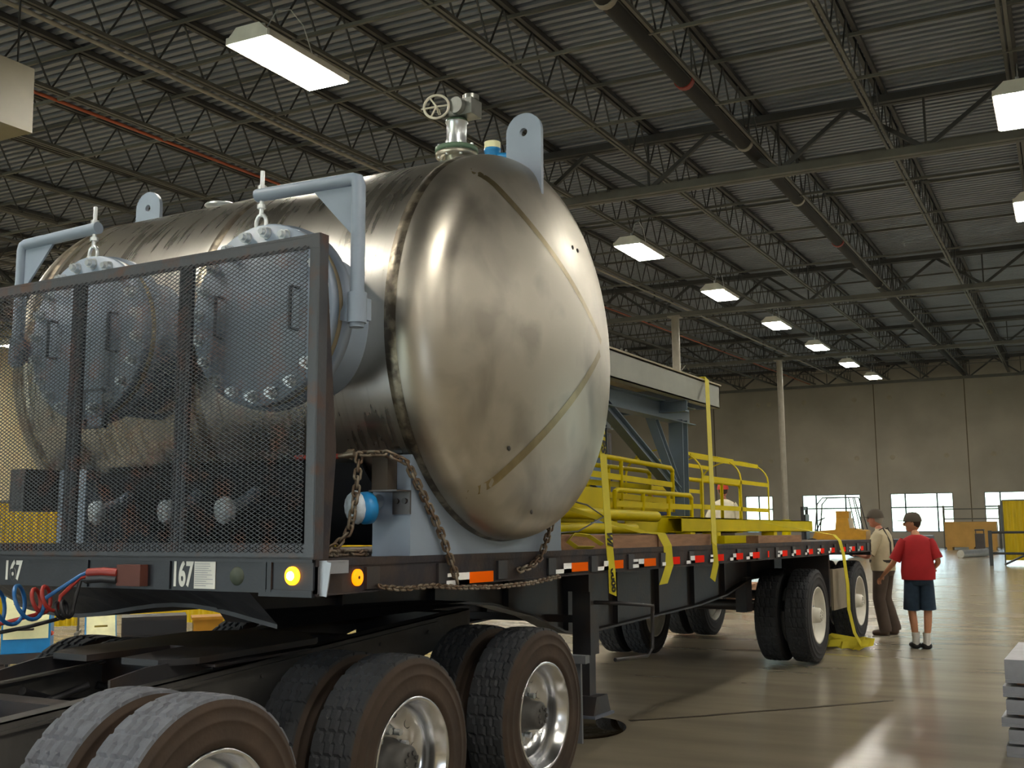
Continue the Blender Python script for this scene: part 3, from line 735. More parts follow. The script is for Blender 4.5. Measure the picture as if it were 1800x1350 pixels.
# top valve
vx, vy, vz = -.31, 1.62, ZC+RT_
mb = MB().lathe([(.07, -.05), (.07, .09)], (vx, vy, vz), (0, 0, 1), 32); mb.lathe([(.07, .09), (.125, .09), (.125, .115), (.05, .115)], (vx, vy, vz), (0, 0, 1), 32)
nz0 = part('top_nozzle', mb, mat('nozzle_steel', 'b8b4a6', .35, metal=.8), tk)
vt = part('control_valve', MB().lathe([(.05, .12), (.13, .12), (.13, .145), (.065, .15), (.055, .2), (.06, .30), (.065, .31), (.065, .325), (.04, .33), (.04, .36), (.0001, .36)], (vx, vy, vz), (0, 0, 1), 32), greenf, tk, 'valve with green flange and handwheel')
part('valve_body', MB().lathe([(.068, .145), (.06, .2), (.062, .30), (.07, .31)], (vx, vy, vz), (0, 0, 1), 24), zinc, vt)
mb = MB(); mb.box(vx-.02, vx+.14, vy-.06, vy+.06, vz+.33, vz+.43); mb.cyl((vx+.05, vy-.05, vz+.38), (0, -1, 0), .05, .05, 20); mb.tube([(vx-.12, vy-.1, vz+.36), (vx+.12, vy-.02, vz+.45)], .008, 6); mb.cyl((vx+.1, vy, vz+.43), (0, 0, 1), .05, .03, 16)
part('gearbox', mb, mat('valve_grey', '8a8c88', .3, metal=.7), vt)
hw = MB(); hc = Vector((vx-.055, vy-.14, vz+.375)); A = Vector((.35, -.9, .1)).normalized(); X_ = A.orthogonal().normalized(); Y_ = A.cross(X_)
ring = [hc+(X_*math.cos(2*PI*i/32)+Y_*math.sin(2*PI*i/32))*.075 for i in range(32)]
hw.tube(ring, .008, 8, closed=True)
for k in range(3): a = 2*PI*k/3+.4; hw.tube([hc, hc+(X_*math.cos(a)+Y_*math.sin(a))*.075], .006, 6)
hw.tube([hc, hc-A*.09], .01, 8); hw.tube([hc+A*.0, hc+Vector((-.09, -.03, -.01))], .006, 6)
part('handwheel', hw, mat('handwheel_pale', 'c9c4b4', .35), vt)
mb = MB()
for k in range(8): a = 2*PI*k/8; mb.cyl((vx+.108*math.cos(a), vy+.108*math.sin(a), vz+.08), (0, 0, 1), .010, .085, 6)
part('stud_bolt', mb, zinc, vt, kind='stuff')
mb = MB().lathe([(.045, -.03), (.045, .08), (.05, .085), (.05, .1), (.0001, .1)], (-.06, 1.62, vz), (0, 0, 1), 20); mb.tube([(-.02, 1.62, vz+.05), (.05, 1.62, vz+.04)], .02, 10)
tn = part('blue_plug', mb, blue_en, tk, 'small nozzle with blue plug')
part('plug_cap', MB().cyl((-.06, 1.62, vz+.1), (0, 0, 1), .048, .04, 20), cream, tn)
mb = MB().lathe([(.03, -.02), (.03, .06), (.10, .065), (.11, .075), (.10, .085), (.0001, .09)], (-2.2, 1.6, vz), (0, 0, 1), 24)
part('vent_cap', mb, zinc, tk, 'small round polished vent cap')
# manways with davits
def manway(mx, side):
    mz = 1.157; Rm = .445
    mb = MB().lathe([(.37, 0), (.37, .42)], (mx, .2, mz), (0, 1, 0), 64); mb.lathe([(.30, .0), (Rm+.012, 0), (Rm+.012, .055), (.37, .055)], (mx, .24, mz), (0, 1, 0), 64)
    mw = part('manway', mb, primer, tk, 'bolted round manway')
    part('gasket', MB().lathe([(.40, 0), (Rm-.004, 0), (Rm-.004, .03), (.40, .03)], (mx, .205, mz), (0, 1, 0), 64), mat('gasket_tan', '9c8f74', .6), mw)
    part('manway_cover', MB().lathe([(.0001, 0), (Rm-.008, 0), (Rm, .008), (Rm, .045), (.0001, .045)], (mx, .155, mz), (0, 1, 0), 72), primer, mw)
    for k in range(20):
        a = 2*PI*(k+.5)/20+.08; c = (mx+.398*math.cos(a), .155, mz+.398*math.sin(a))
        b_ = MB().cyl(c, (0, -1, 0), .031, .004, 14); b_.cyl((c[0], .151, c[2]), (0, -1, 0), .027, .024, 6); b_.cyl((c[0], .127, c[2]), (0, -1, 0), .016, .018, 10)
        part('bolt', b_, zinc, mw)
    for s in (-1, 1):
        hx = mx+s*.235; zz = 1.16
        part('pull_handle', MB().tube([(hx, .157, zz+.1), (hx, .10, zz+.1), (hx, .10, zz-.1), (hx, .157, zz-.1)], .009, 8), mat('dark_handle', '4a5058', .5), mw)
    # davit
    px = mx+side*.575; zt = 1.735; ax = mx-side*.045; y_ = .165
    mb = MB().tube([(px, y_, 1.04), (px, y_, zt-.03), (px-side*.01, y_, zt), (px-side*.03, y_, zt+.005), (ax, y_, zt+.02)], .033, 14)
    mb.prism([(px-side*.03, zt-.02), (px-side*.28, zt), (px-side*.03, zt-.26)], XZ, y_-.006, y_+.006)
    dv = part('davit_arm', mb, primer, tk, 'grey pipe davit arm')
    mb = MB(); mb.tube([(ax+side*.03, y_, zt-.09), (ax+side*.03, y_, zt+.14)], .011, 8)
    mb.cyl((ax+side*.03, y_, zt+.045), (0, 0, 1), .022, .02, 6); mb.cyl((ax+side*.03, y_, zt-.05), (0, 0, 1), .022, .02, 6)
    part('threaded_rod', mb, zinc, dv)
    ec = Vector((ax+side*.03, y_, zt-.125))
    mb = MB().tube([ec+Vector((.032*math.cos(2*PI*i/20), 0, .045*math.sin(2*PI*i/20))) for i in range(20)], .010, 8, closed=True)
    mb.tube([ec+Vector((.01, 0, -.035)), ec+Vector((.02, 0, -.07)), ec+Vector((.045, 0, -.09))], .009, 8); mb.tube([ec+Vector((.0, 0, -.035)), ec+Vector((-.03, 0, -.085))], .009, 8)
    part('eye_bolt', mb, zinc, dv)
    mb = MB(); mb.prism([(mx+side*.42, .93), (mx+side*.47, 1.02), (px+.0, 1.02), (px, .95), (px-side*.03, .90)], lambda a, b, t: (a, t, b+.17), .215, .245)
    mb.tube([(px, y_, 1.06), (px, y_, 1.2)], .045, 14); mb.bar((px, y_, 1.13), (px, .24, 1.13), .05, .1)
    part('davit_bracket', mb, primer, dv)
manway(-.497, 1); manway(-1.72, -1)
# nameplate
np_ = part('nameplate', MB().box(-1.70, -1.565, .17, .185, .68, .865), primer, tk, 'small rectangular nameplate bracket')
mb = MB()
for a, b, c, d in ((-1.71, -1.55, .665, .677), (-1.71, -1.55, .86, .872), (-1.712, -1.70, .665, .872), (-1.562, -1.55, .665, .872)): mb.box(a, b, .15, .18, c, d)
part('plate_frame', mb, mat('dark_handle', '4a5058', .5), np_)
part('nameplate_arm', MB().bar((-1.62, .18, .76), (-1.62, .72, .76), .03), primer, np_)
# bottom nozzles wrapped in plastic
for k, (nx_, r_n) in enumerate(((-2.12, .07), (-1.56, .065), (-1.13, .075), (-.2, .08))):
    zc = .235; y_ = .60
    mb = MB().tube([(nx_, .95, .42), (nx_, .8, .3), (nx_, y_+.03, zc)], .035, 10)
    pr = [(.0001, -.02), (r_n*.8, -.02), (r_n, .0), (r_n, .035), (r_n*.8, .05), (.0001, .05)]
    nzl = part('drain_nozzle', mb, primer, tk)
    part('plastic_cover', MB().lathe(pr, (nx_, y_, zc), (.35, 1, .1), 20), blue_en if k == 3 else plastic_w, nzl, 'blue cap' if k == 3 else 'crumpled white plastic wrap')
    if k == 3: part('plastic_cover', MB().lathe([(.0001, -.03), (.07, -.025), (.085, 0), (.06, .02)], (nx_-.035, y_-.01, zc+.005), (.35, 1, .1), 14), plastic_w, nzl, 'crumpled white plastic wrap')
# added dark sheet that puts in the shade under the belly
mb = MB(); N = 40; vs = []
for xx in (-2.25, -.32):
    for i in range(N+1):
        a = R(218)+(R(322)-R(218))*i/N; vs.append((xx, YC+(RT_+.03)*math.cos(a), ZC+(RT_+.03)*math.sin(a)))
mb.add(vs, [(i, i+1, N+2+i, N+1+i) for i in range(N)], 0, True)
part('belly_shade', mb, mat('belly_shade_black', '1e1f24', .7), tk, 'dark sheet for the shade under the belly')
# saddles
def saddle(xa, xb, label):
    arc = []
    for i in range(25):
        y = .74+(2.34-.74)*i/24; d = RT_+.004; arc.append((y, ZC-math.sqrt(max(0, d*d-(y-YC)**2)) if abs(y-YC) < d else .5))
    arc = [(y, min(z, .5)) for y, z in arc]
    poly = [(.74, .012), (2.34, .012)]+[(2.34, arc[-1][1])]+arc[::-1][1:]
    mb = MB(); mb.prism(poly, YZ, xa-.02, xa); mb.prism(poly, YZ, xb, xb+.02)
    mb.box(xb, xa, .725, .74, .012, .5); mb.box(xb, xa, 2.34, 2.355, .012, .34); mb.box(xb-.0, xa+.0, .72, 2.36, 0, .012)
    mb.box(xb+.1, xa-.1, 1.2, 1.215, .012, .15)
    sdl = part('saddle', mb, primer, tk, label)
    return sdl
sdr = saddle(-.005, -.235, 'grey steel saddle on the right'); saddle(-2.36, -2.6, 'grey steel saddle on the left')
part('wear_plate', MB().box(-2.75, -2.62, .5, .74, .25, .5), blackp, tk)

# chain hardware
def polyline(pts, step):
    pts = [Vector(p) for p in pts]; out = []; L = 0; acc = []
    for a, b in zip(pts[:-1], pts[1:]): acc.append((L, a, b)); L += (b-a).length
    n = max(2, int(L/step)); res = []
    for i in range(n+1):
        d = L*i/n
        for l0, a, b in reversed(acc):
            if d >= l0-1e-9: res.append(a+(b-a).normalized()*(d-l0)); break
    return res
def chain(name, pts, label, link=.062, r=.0072, group=None):
    P = polyline(pts, link*.62); mb = MB()
    for i in range(len(P)-1):
        c = (P[i]+P[i+1])/2; d = (P[i+1]-P[i]).normalized(); s = d.cross(Vector((0, 0, 1)))
        if s.length < .1: s = d.cross(Vector((1, 0, 0)))
        s.normalize(); s2 = d.cross(s)
        ang = (PI/4)+(PI/2)*(i % 2)+.15*math.sin(i*1.7); sd_ = s*math.cos(ang)+s2*math.sin(ang); hl = link/2-r-.008; wv = link*.26
        ring = []
        for k in range(12):
            t = 2*PI*k/12; ring.append(c+d*((hl if math.cos(t) > 0 else -hl)+math.cos(t)*wv*.8)+sd_*math.sin(t)*wv)
        mb.tube(ring, r, 6, closed=True)
    return solo(name, mb, chainm, label, 'chain', FT, group)
chain('tie_down_chain', [(-.18, .56, .50), (-.06, .60, .50), (.012, .66, .46), (.02, .8, .30), (.025, .95, .12), (.03, 1.06, -.06), (.03, 1.1, -.14)], 'rusty chain slanting down across the grey saddle from its top corner')
chain('tie_down_chain', [(-.19, .55, .50), (-.2, .54, .3), (-.22, .52, .12), (-.25, .45, .05), (-.3, .4, .02)], 'rusty chain hanging straight down left of the saddle')
chain('tie_down_chain', [(.03, 2.18, .20), (.03, 2.12, .1), (.03, 2.02, -.03), (.03, 1.9, -.08), (.03, 1.75, -.10)], 'short rusty chain behind the tank bottom at the saddle rear')
chain('tie_down_chain', [(.035, .42, -.13), (.035, .6, -.15), (.035, .85, -.145), (.035, 1.1, -.165), (.035, 1.5, -.18), (.035, 1.9, -.175), (.035, 2.25, -.15)], 'rusty chain slung along the trailer side rail', link=.045, r=.006)
chain('tie_down_chain', [(-.08, .1, .03), (-.1, .25, .02), (-.18, .4, .025), (-.12, .5, .02), (-.2, .62, .02)], 'loose rusty chain lying on the deck behind the headboard')
t = thing('chain_binder', 'red lever chain binder stretched between headboard and saddle', 'chain binder', (-.35, .5, .47), FT)
part('lever', MB().tube([(-.55, .5, .49), (-.3, .53, .49)], .013, 8), redp, t)
mb = MB().tube([(-.3, .53, .49), (-.22, .55, .50)], [.012, .02], 8); mb.tube([(-.25, .56, .5)]+[(-.25+.03*math.cos(q), .56, .5+.022*math.sin(q)) for q in (0, 1, 2, 3, 4, 5)], .008, 6)
part('grab_hook', mb, chainm, t)
t = thing('edge_bracket', 'dark steel angle bracket bolted to the front of the grey saddle', 'bracket', (-.06, .7, .3), FT)
mb = MB(); mb.box(-.105, .0, .712, .723, .205, .315); mb.box(-.17, .0, .60, .723, .315, .323)
part('angle', mb, mat('dark_steel', '4a4646', .4, metal=.5, var=.3, scale=15), t)
part('bolt', MB().cyl((-.078, .712, .27), (0, -1, 0), .014, .01, 12), blackp, t); part('bolt', MB().cyl((-.03, .712, .27), (0, -1, 0), .014, .01, 12), blackp, t)
solo('wood_block', MB().box(-.165, -.07, .62, .70, .324, .49), mat('dark_wood', '3c342c', .8, var=.3), 'dark wooden block wedged upright between saddle bracket and chain', 'wood block', FT)

# ================================================================== BLUE-GREY STEEL FRAME
stf = thing('steel_stand', 'blue-grey painted steel frame stand with diagonal braces behind the tank', 'steel frame', (-1.5, 5, .0), FT)
for X, s in ((-.6, 1), (-2.1, -1)):
    mb = MB(); mb.box(X-.012*s, X, 3.0, 7.22, 1.385, 1.62); mb.box(X-.09*s, X, 3.0, 7.22, 1.385, 1.397); mb.box(X-.09*s, X, 3.0, 7.22, 1.608, 1.62)
    part('edge_channel', mb, mat('weathered_primer', '9a9d94', .5, var=.06), stf)
part('top_plate', MB().box(-2.11, -.585, 2.98, 7.24, 1.62, 1.635), mat('weathered_top', 'a79f85', .6), stf)
part('end_channel', MB().box(-2.1, -.6, 7.20, 7.22, 1.385, 1.62), primer, stf)
for X in (-.9, -1.8):
    mb = MB(); ibeam(mb, (X, 3.1, 1.30), (X, 7.1, 1.30), .18, .15); part('under_beam', mb, primer_b, stf)
    for y in (3.5, 6.78):
        mb = MB(); ibeam(mb, (X, y, .1), (X, y, 1.24), .15, .15, up=(0, 1, 0)); mb.box(X-.12, X+.12, y-.12, y+.12, .09, .105); part('leg', mb, primer_b, stf)
    mb = MB(); ibeam(mb, (X, 4.95, 1.23), (X, 6.72, .50), .1, .1, up=(0, .4, .9)); part('brace', mb, primer_b, stf)
mb = MB(); ibeam(mb, (-.98, 6.25, 1.25), (-.9, 6.74, .52), .09, .09, up=(0, .8, .5)); part('brace', mb, primer_b, stf)
mb = MB(); ibeam(mb, (-.62, 6.3, 1.33), (-2.05, 6.3, 1.33), .12, .1); part('cross_beam', mb, primer_b, stf)
mb = MB()
for y in (4.5, 4.9, 5.0, 6.6, 6.95): mb.tube([(-.7, y, 1.63), (-.7, y+.03, 1.70)], .012, 6)
mb.tube([(-.75, 6.4, 1.64), (-.72, 6.55, 1.76), (-.7, 6.6, 1.72)], .006, 5)
part('tie_bolt', mb, joist_l, stf, kind='stuff')
# timbers
for i, (a, b, h, lb) in enumerate(((2.37, 4.04, .09, 'long timber bearer on the deck edge, right beside the grey saddle'), (4.07, 5.25, .095, 'timber bearer on the deck edge under the steel leg, second from the tank'), (6.6, 8.15, .075, 'timber bearer on the deck edge under the far end of the yellow channel'))):
    solo('timber_bearer', MB().box(-.17, -.05, a, b, .002, h), timber, lb, 'timber', FT, 'timber bearers along the deck edge')
solo('timber_bearer', MB().box(-2.2, -.5, 6.66, 6.9, .002, .09), timber, 'timber bearer lying crosswise beneath the legs of the blue-grey stand', 'timber', FT)
solo('timber_bearer', MB().box(-2.2, -.5, 3.38, 3.62, .002, .09), timber, 'crosswise timber bearer beneath the stand legs hidden behind the tank', 'timber', FT)
# ================================================================== YELLOW STEELWORK
def ychan(name, x, y0, y1, z0, h, label, group, w_=.07):
    mb = MB(); mb.box(x-.008, x, y0, y1, z0, z0+h); mb.box(x-w_, x, y0, y1, z0, z0+.008); mb.box(x-w_, x, y0, y1, z0+h-.008, z0+h)
    return solo(name, mb, yellow, label, 'channel', FT, group)
G = 'yellow steel members stacked on the deck'
ychan('steel_channel', -.55, 4.6, 7.5, .10, .15, 'yellow steel channel lying beside the foot of the steel leg', G, .2)
ychan('steel_channel', -.42, 5.55, 10.1, .11, .13, 'long yellow steel channel reaching to the rear of the deck', G, .15)
for k, y in enumerate((5.6, 6.3, 8.2)):
    solo('yellow_stub', MB().box(-.5, -.36, y, y+.12, .002, .11), yellow, ('short yellow foot under the long channel near the steel leg', 'short yellow foot under the middle of the long channel', 'short yellow foot under the far end of the long channel')[k], 'steel foot', FT)
solo('yellow_box', MB().box(-.55, -.3, 6.35, 7.5, .002, .075), yellow, 'flat yellow plate box under the long channel beside the third timber', 'steel box', FT)
solo('yellow_pipe', MB().tube([(-.4, 2.5, .26), (-.4, 4.9, .24)], .045, 14), yellow, 'thick yellow pipe lying just above the first timber', 'pipe', FT)
solo('yellow_pipe', MB().tube([(-.3, 2.5, .14), (-.3, 4.2, .14)], .04, 14), yellow, 'lower yellow pipe resting behind the first timber', 'pipe', FT)
def railing(x, y0, y1, z0, z1, label, n=3, mids=1, r=.022, lean=0):
    t = thing('railing_section', label, 'railing', (x, (y0+y1)/2, z0), FT, 'yellow railing sections stacked on the deck')
    mb = MB().tube([(x, y0, z1-.02), (x, y0+.05, z1), (x, y1-.05, z1-lean), (x, y1, z1-.03-lean)], r, 10); part('top_rail', mb, yellow, t)
    for m_ in range(mids):
        z = z0+(z1-z0)*(m_+1)/(mids+1); part('mid_rail', MB().bar((x, y0, z), (x, y1, z-lean), .012, .05), yellow, t)
    part('toe_board', MB().box(x-.005, x+.005, y0, y1, z0, z0+.07), yellow, t)
    for k in range(n):
        y = y0+(y1-y0)*k/(n-1); part('post', MB().tube([(x, y, z0), (x, y, z1-.01-lean*k/(n-1))], r*.9, 8), yellow, t)
railing(-.75, 2.55, 6.2, .30, .78, 'yellow railing with shiny top tube nearest the tank', 4, 2, lean=.06)
railing(-1.15, 2.6, 6.6, .24, .72, 'yellow railing standing second behind the yellow strap', 5, 2)
railing(-1.55, 2.6, 6.0, .16, .62, 'yellow railing furthest in behind the strap', 5, 3)
railing(-.62, 4.55, 6.35, .12, .46, 'low yellow railing piece in front of the man in navy', 4, 2)
railing(-.95, 6.9, 8.9, .10, .66, 'yellow railing beyond the steel leg', 4, 1)
for k, (x, y0, y1, z0, z1, lb) in enumerate(((-.62, 2.45, 3.05, .48, .56, 'top yellow plate of the pile beside the tank'), (-.55, 3.0, 3.55, .30, .66, 'square yellow upright plate right of the strap'), (-.55, 3.55, 4.25, .22, .46, 'wide yellow plate in the pile middle'), (-.5, 2.4, 3.4, .34, .42, 'thin yellow bar across the pile beside the tank'), (-.6, 2.4, 3.2, .60, .70, 'highest yellow bar beside the tank'), (-.5, 2.4, 3.9, .19, .225, 'low yellow flat bar above the thick pipe'))):
    solo('stair_stringer', MB().box(x-.03, x, y0, y1, z0, z1).box(x-.35, x-.32, y0, y1, z0, z1).box(x-.35, x, y0, y0+.02, z0, z1).box(x-.35, x, y1-.02, y1, z0, z1), yellow, lb, 'steel part', FT, G)
# ladder cage with hoops
cg = thing('ladder_cage', 'yellow ladder safety cage with arched hoops lying on the load', 'ladder cage', (-1.15, 8, .1), FT)
def hoop(y, cx, hw_, zt, zb):
    pts = [(cx-hw_, y, zb)]
    for i in range(17):
        a = PI-PI*i/16; pts.append((cx+hw_*math.cos(a), y, zt-.26+.26*math.sin(a)))
    pts.append((cx+hw_, y, zb))
    mb = MB()
    for a, b in zip(pts[:-1], pts[1:]): mb.bar(a, b, .045, .008, up=(Vector(b)-Vector(a)).cross(Vector((0, 1, 0))))
    part('hoop', mb, yellow, cg)
for y in (6.9, 8.15, 9.2): hoop(y, -1.12, .42, .96, .12)
for cx, z in ((-.7, .66), (-.7, .36), (-.82, .885), (-1.12, .96), (-1.42, .885), (-1.54, .6)):
    part('cage_strap', MB().bar((cx, 6.9, z), (cx, 9.2, z), .008, .045, up=(0, 0, 1)), yellow, cg)
# ratchet straps
def ribbon(pts, w_, wdir, th=.003):
    pts = [Vector(p) for p in pts]; W = Vector(wdir).normalized()*w_/2; mb = MB()
    vs = []
    for i, p in enumerate(pts):
        a = pts[max(0, i-1)]; b = pts[min(len(pts)-1, i+1)]; n = (b-a).cross(W).normalized()*th
        vs += [p-W, p+W, p+W+n, p-W+n]
    fs = [(0, 1, 2, 3), tuple(len(vs)-4+q for q in (3, 2, 1, 0))]
    for i in range(len(pts)-1):
        for q in range(4): fs.append((i*4+q, i*4+(q+1) % 4, i*4+4+(q+1) % 4, i*4+4+q))
    return mb.add(vs, fs, 0, False)
def strap(name, label, pts, w_=.1, wdir=(0, 1, 0), frame=FT, texts=()):
    t = thing(name, label, 'strap', pts[0], frame, 'yellow tie-down straps')
    part('webbing', ribbon(pts, w_, wdir), strapy, t)
    for s, org, X, Y, h, wd in texts:
        part('strap_lettering', place(text_mb(s, h, wd, .002), org, X, Y), blackt, t)
    return t
T1b, T1t = Vector((.02, 3.02, .01)), Vector((-.575, 4.12, 1.645))
d1 = (T1t-T1b).normalized()
nrm = Vector((.85, -.5, 0)); nrm = (nrm-d1*nrm.dot(d1)).normalized()
sx_ = nrm.cross(-d1)
off = nrm*.012
strap('ratchet_strap', 'yellow strap with black lettering nearest the tank, tied over the steel stand',
      [(-2.55, 4.1, .02), (-2.13, 4.12, 1.645), (-1.3, 4.12, 1.65), T1t, T1b, (.03, 3.03, -.14), (.02, 3.06, -.30)], .062, sx_,
      texts=[('WI', T1b+d1*.07+off, -d1, nrm.cross(-d1), .05, .12), ('5000 LBS', T1b+d1*1.08+off, -d1, nrm.cross(-d1), .045, .5), ('0000', Vector((.025, 3.045, -.21))+nrm*.012, (0, .1, -1), nrm.cross(Vector((0, .1, -1))), .045, .16)])
T2b, T2t = Vector((.02, 5.13, .01)), Vector((-.575, 6.76, 1.645)); d2 = (T2t-T2b).normalized()
nr2 = Vector((.85, -.5, 0)); nr2 = (nr2-d2*nr2.dot(d2)).normalized()
strap('ratchet_strap', 'plain yellow strap over the far end of the blue-grey stand',
      [(-2.55, 6.7, .02), (-2.13, 6.76, 1.645), (-1.3, 6.76, 1.65), T2t, T2b, (.03, 5.13, -.14), (.02, 5.06, -.28)], .062, nr2.cross(-d2))
strap('ratchet_strap', 'slack yellow strap slanting low from behind the tank over the timber gap',
      [(-.55, 2.4, .42), (-.4, 3.0, .32), (-.25, 3.6, .19), (-.12, 3.95, .11), (-.02, 4.05, .10), (.02, 4.07, .01), (.03, 4.07, -.14), (.02, 3.97, -.27)], .09, (.35, .9, .1))
strap('ratchet_strap', 'loose looped yellow strap end lying on the first timber',
      [(-.0, 2.95, .03), (-.03, 2.8, .09), (-.04, 2.6, .10), (-.03, 2.5, .06), (-.02, 2.6, .02), (-.02, 2.85, .015)], .03, (.8, 0, .5))
strap('ratchet_strap', 'yellow strap crossing the deck rear and hanging down beside the rear wheels',
      [(-.45, 7.9, .22), (-.3, 8.6, .16), (-.12, 9.2, .10), (-.02, 9.5, .07), (.03, 9.56, .0), (.06, 9.58, -.15), (.09, 9.6, -.5), (.08, 9.65, -.8), (.10, 9.8, -1.08), (.14, 10.0, -1.26)], .085, (.2, 1, .0))
mb = MB(); random.seed(3)
pts = []
for i in range(26):
    a = i*1.15; rr2 = .10+.15*abs(math.sin(i*.7)); pts.append((-3.16+rr2*math.cos(a)*1.25, 13.85+rr2*math.sin(a), .03+.05*abs(math.sin(i*1.9))+.002*i))
solo('strap_pile', ribbon(pts, .085, (.2, .3, .9)), strapy, 'heap of yellow webbing on the floor beside the rear wheel', 'strap')
wire = MB().tube([(-.3, 2.6, .10), (-.2, 3.0, .12), (-.1, 3.2, .22), (-.2, 3.15, .3), (-.3, 3.0, .34)], .006, 6)
solo('loose_wire', wire, mat('grey_wire', '77766f', .4), 'bent grey wire sticking up from the yellow pipes', 'wire', FT)

# ================================================================== AIR HOSES
def helix(c, ax, r, turns, pitch, n=22, start=0):
    c = Vector(c); A = Vector(ax).normalized(); X = A.cross(Vector((0, 0, 1))).normalized(); Y = A.cross(X); P = []
    for i in range(int(turns*n)+1):
        t = 2*PI*i/n+start; P.append(c+A*pitch*i/n+(X*math.cos(t)+Y*math.sin(t))*r)
    return P
gA = (-1.32-3.1, 3.76-.09, 1.435)
for nm, m_, c, r2, z_, nt, pt_, lb in (('air_hose', red_hose, (-4.47, 3.52, 1.335), .06, 0, 2.3, .05, 'red coiled air hose at the gladhand'), ('air_hose', blue_hose, (-4.47, 3.42, 1.33), .085, .02, 2.6, .10, 'blue coiled air hose hanging at left'), ('air_hose', black_hose, (-4.44, 3.58, 1.28), .04, -.03, 2.2, .03, 'black coiled electric cable beside the air hoses')):
    P = [Vector(gA)+Vector((0, 0, -.01+z_)), Vector((-4.44, 3.64, 1.42+z_*.5))]+helix(c, (-.88, -.42, -.22), r2, nt, pt_)
    e_ = P[-1]; P += [e_+Vector((-.08, -.10, -.03)), e_+Vector((-.3, -.5, -.1)), e_+Vector((-.5, -1.0, .05))]
    solo(nm, MB().tube(P, .0095, 8), m_, lb, 'air hose')

# ================================================================== BACKGROUND LEFT: curtain and welders
def curtain(name, label, x, y, rz, w_, h, z0=.0, folds=16, legs=True):
    Mx = FB @ Matrix.Translation((x, y, 0)) @ Matrix.Rotation(rz, 4, 'Z')
    t = thing(name, label, 'welding curtain', (0, 0, 0), Mx)
    mb = MB(); N = folds*6; vs = []
    for i in range(N+1):
        u = w_*i/N; d = .035*math.sin(2*PI*i/6)
        vs += [(u, d, z0+.12), (u, d, h)]
    mb.add(vs, [(2*i, 2*i+2, 2*i+3, 2*i+1) for i in range(N)], 0, True); part('curtain_sheet', mb, pvc, t)
    mb = MB().tube([(0, 0, h+.02), (w_, 0, h+.02)], .02, 8)
    for u in (0, w_): mb.tube([(u, 0, .02), (u, 0, h+.02)], .02, 8); mb.bar((u, -.3, .02), (u, .3, .02), .04, .04)
    part('curtain_frame', mb, joist_l, t); return t
from mathutils import geometry
def B_of(p): return FB.inverted() @ Vector(p)
b0 = B_of((-15.2, 10.0, 0)); curtain('welding_curtain', 'yellow welding curtain far left, seen through the headboard mesh', b0.x, b0.y, R(42), 1.9, 1.95)
b0 = B_of((-13.3, 11.8, 0)); curtain('welding_curtain', 'amber welding curtain low behind the trailer nose', b0.x, b0.y, R(35), 2.6, 1.1)
b0 = B_of((-13.2, 15.5, 0)); curtain('welding_curtain', 'yellow welding curtain glimpsed under the tank belly', b0.x, b0.y, R(30), 3.0, 1.55)
def welder(x, y, rz, label, s=1.0):
    Mx = Matrix.Translation((x, y, 0)) @ Matrix.Rotation(rz, 4, 'Z') @ Matrix.Scale(s, 4)
    t = thing('welding_machine', label, 'welding machine', (0, 0, 0), Mx, 'blue and cream welding machines')
    part('cabinet', MB().prism([(-.25, .3), (.25, .3), (.25, 1.0), (.05, 1.0), (-.25, .62)], YZ, -.24, .24), blue_en, t)
    part('front_panel', MB().prism([(-.27, .45), (-.245, .45), (-.245, .63), (.06, 1.02), (.04, 1.03), (-.27, .645)], YZ, -.22, .22), cream, t, 'slanted cream front panel')
    part('gauge', MB().box(-.1, .1, -.12, -.1, .80, .86), mat('gauge_olive', '8a7a30', .5), t)
    part('handle', MB().tube([(-.07, -.27, .55), (-.07, -.3, .55), (.07, -.3, .55), (.07, -.27, .55)], .012, 6), blackp, t)
    mb = MB(); mb.box(-.26, .26, -.3, .3, .2, .3)
    for a in (-.22, .22):
        for b in (-.24, .24): mb.cyl((a-.02, b, .1), (1, 0, 0), .1, .04, 16)
    part('cart', mb, blackp, t)
welder(-10.5, 7.95, R(48), 'blue and cream welding machine standing furthest left behind the hoses', 1.0)
welder(-9.78, 8.3, R(52), 'blue and cream welding machine beside the first, right of the hoses', .66)
t = thing('gas_cylinder', 'red-orange gas cylinder lying by the welding machines', 'gas cylinder', (-10.3, 7.9, 0))
part('bottle', MB().tube([(-10.45, 7.89, .49), (-10.24, 8.01, .49), (-10.2, 8.03, .49)], [.04, .04, .02], 14), mat('red_orange', 'd0401c', .4), t)
part('cradle', MB().box(-10.4, -10.28, 7.88, 8.0, 0, .45), blackp, t)

t = thing('tool_chest', 'black tool chest on wheels beside the small welding machine, under the trailer nose', 'tool chest', (-9.3, 8.6, 0))
Mt = Matrix.Translation((-9.3, 8.6, 0)) @ Matrix.Rotation(R(48), 4, 'Z')
mb = MB().box(-.33, .33, -.2, .2, .12, .66); mb.xform(Mt); part('cabinet', mb, blackp, t)
for k in range(3): part('drawer', MB().box(-.31, .31, -.215, -.2, .16+.16*k, .3+.16*k).xform(Mt), mat('drawer_black', '24252a', .4), t)
for a in (-.28, .28): part('caster', MB().cyl((a-.02, -.1, .06), (1, 0, 0), .06, .04, 16).box(a-.01, a+.03, -.12, -.08, .06, .14).xform(Mt), blackp, t)
solo('storage_bin', MB().box(-.16, .14, -.15, .15, 0, .62).box(-.18, .16, -.17, .17, .62, .65).xform(Matrix.Translation((-8.75, 8.85, 0)) @ Matrix.Rotation(R(48), 4, 'Z')), mat('amber_bin', 'a87416', .5), 'amber plastic bin right of the black tool chest', 'bin')

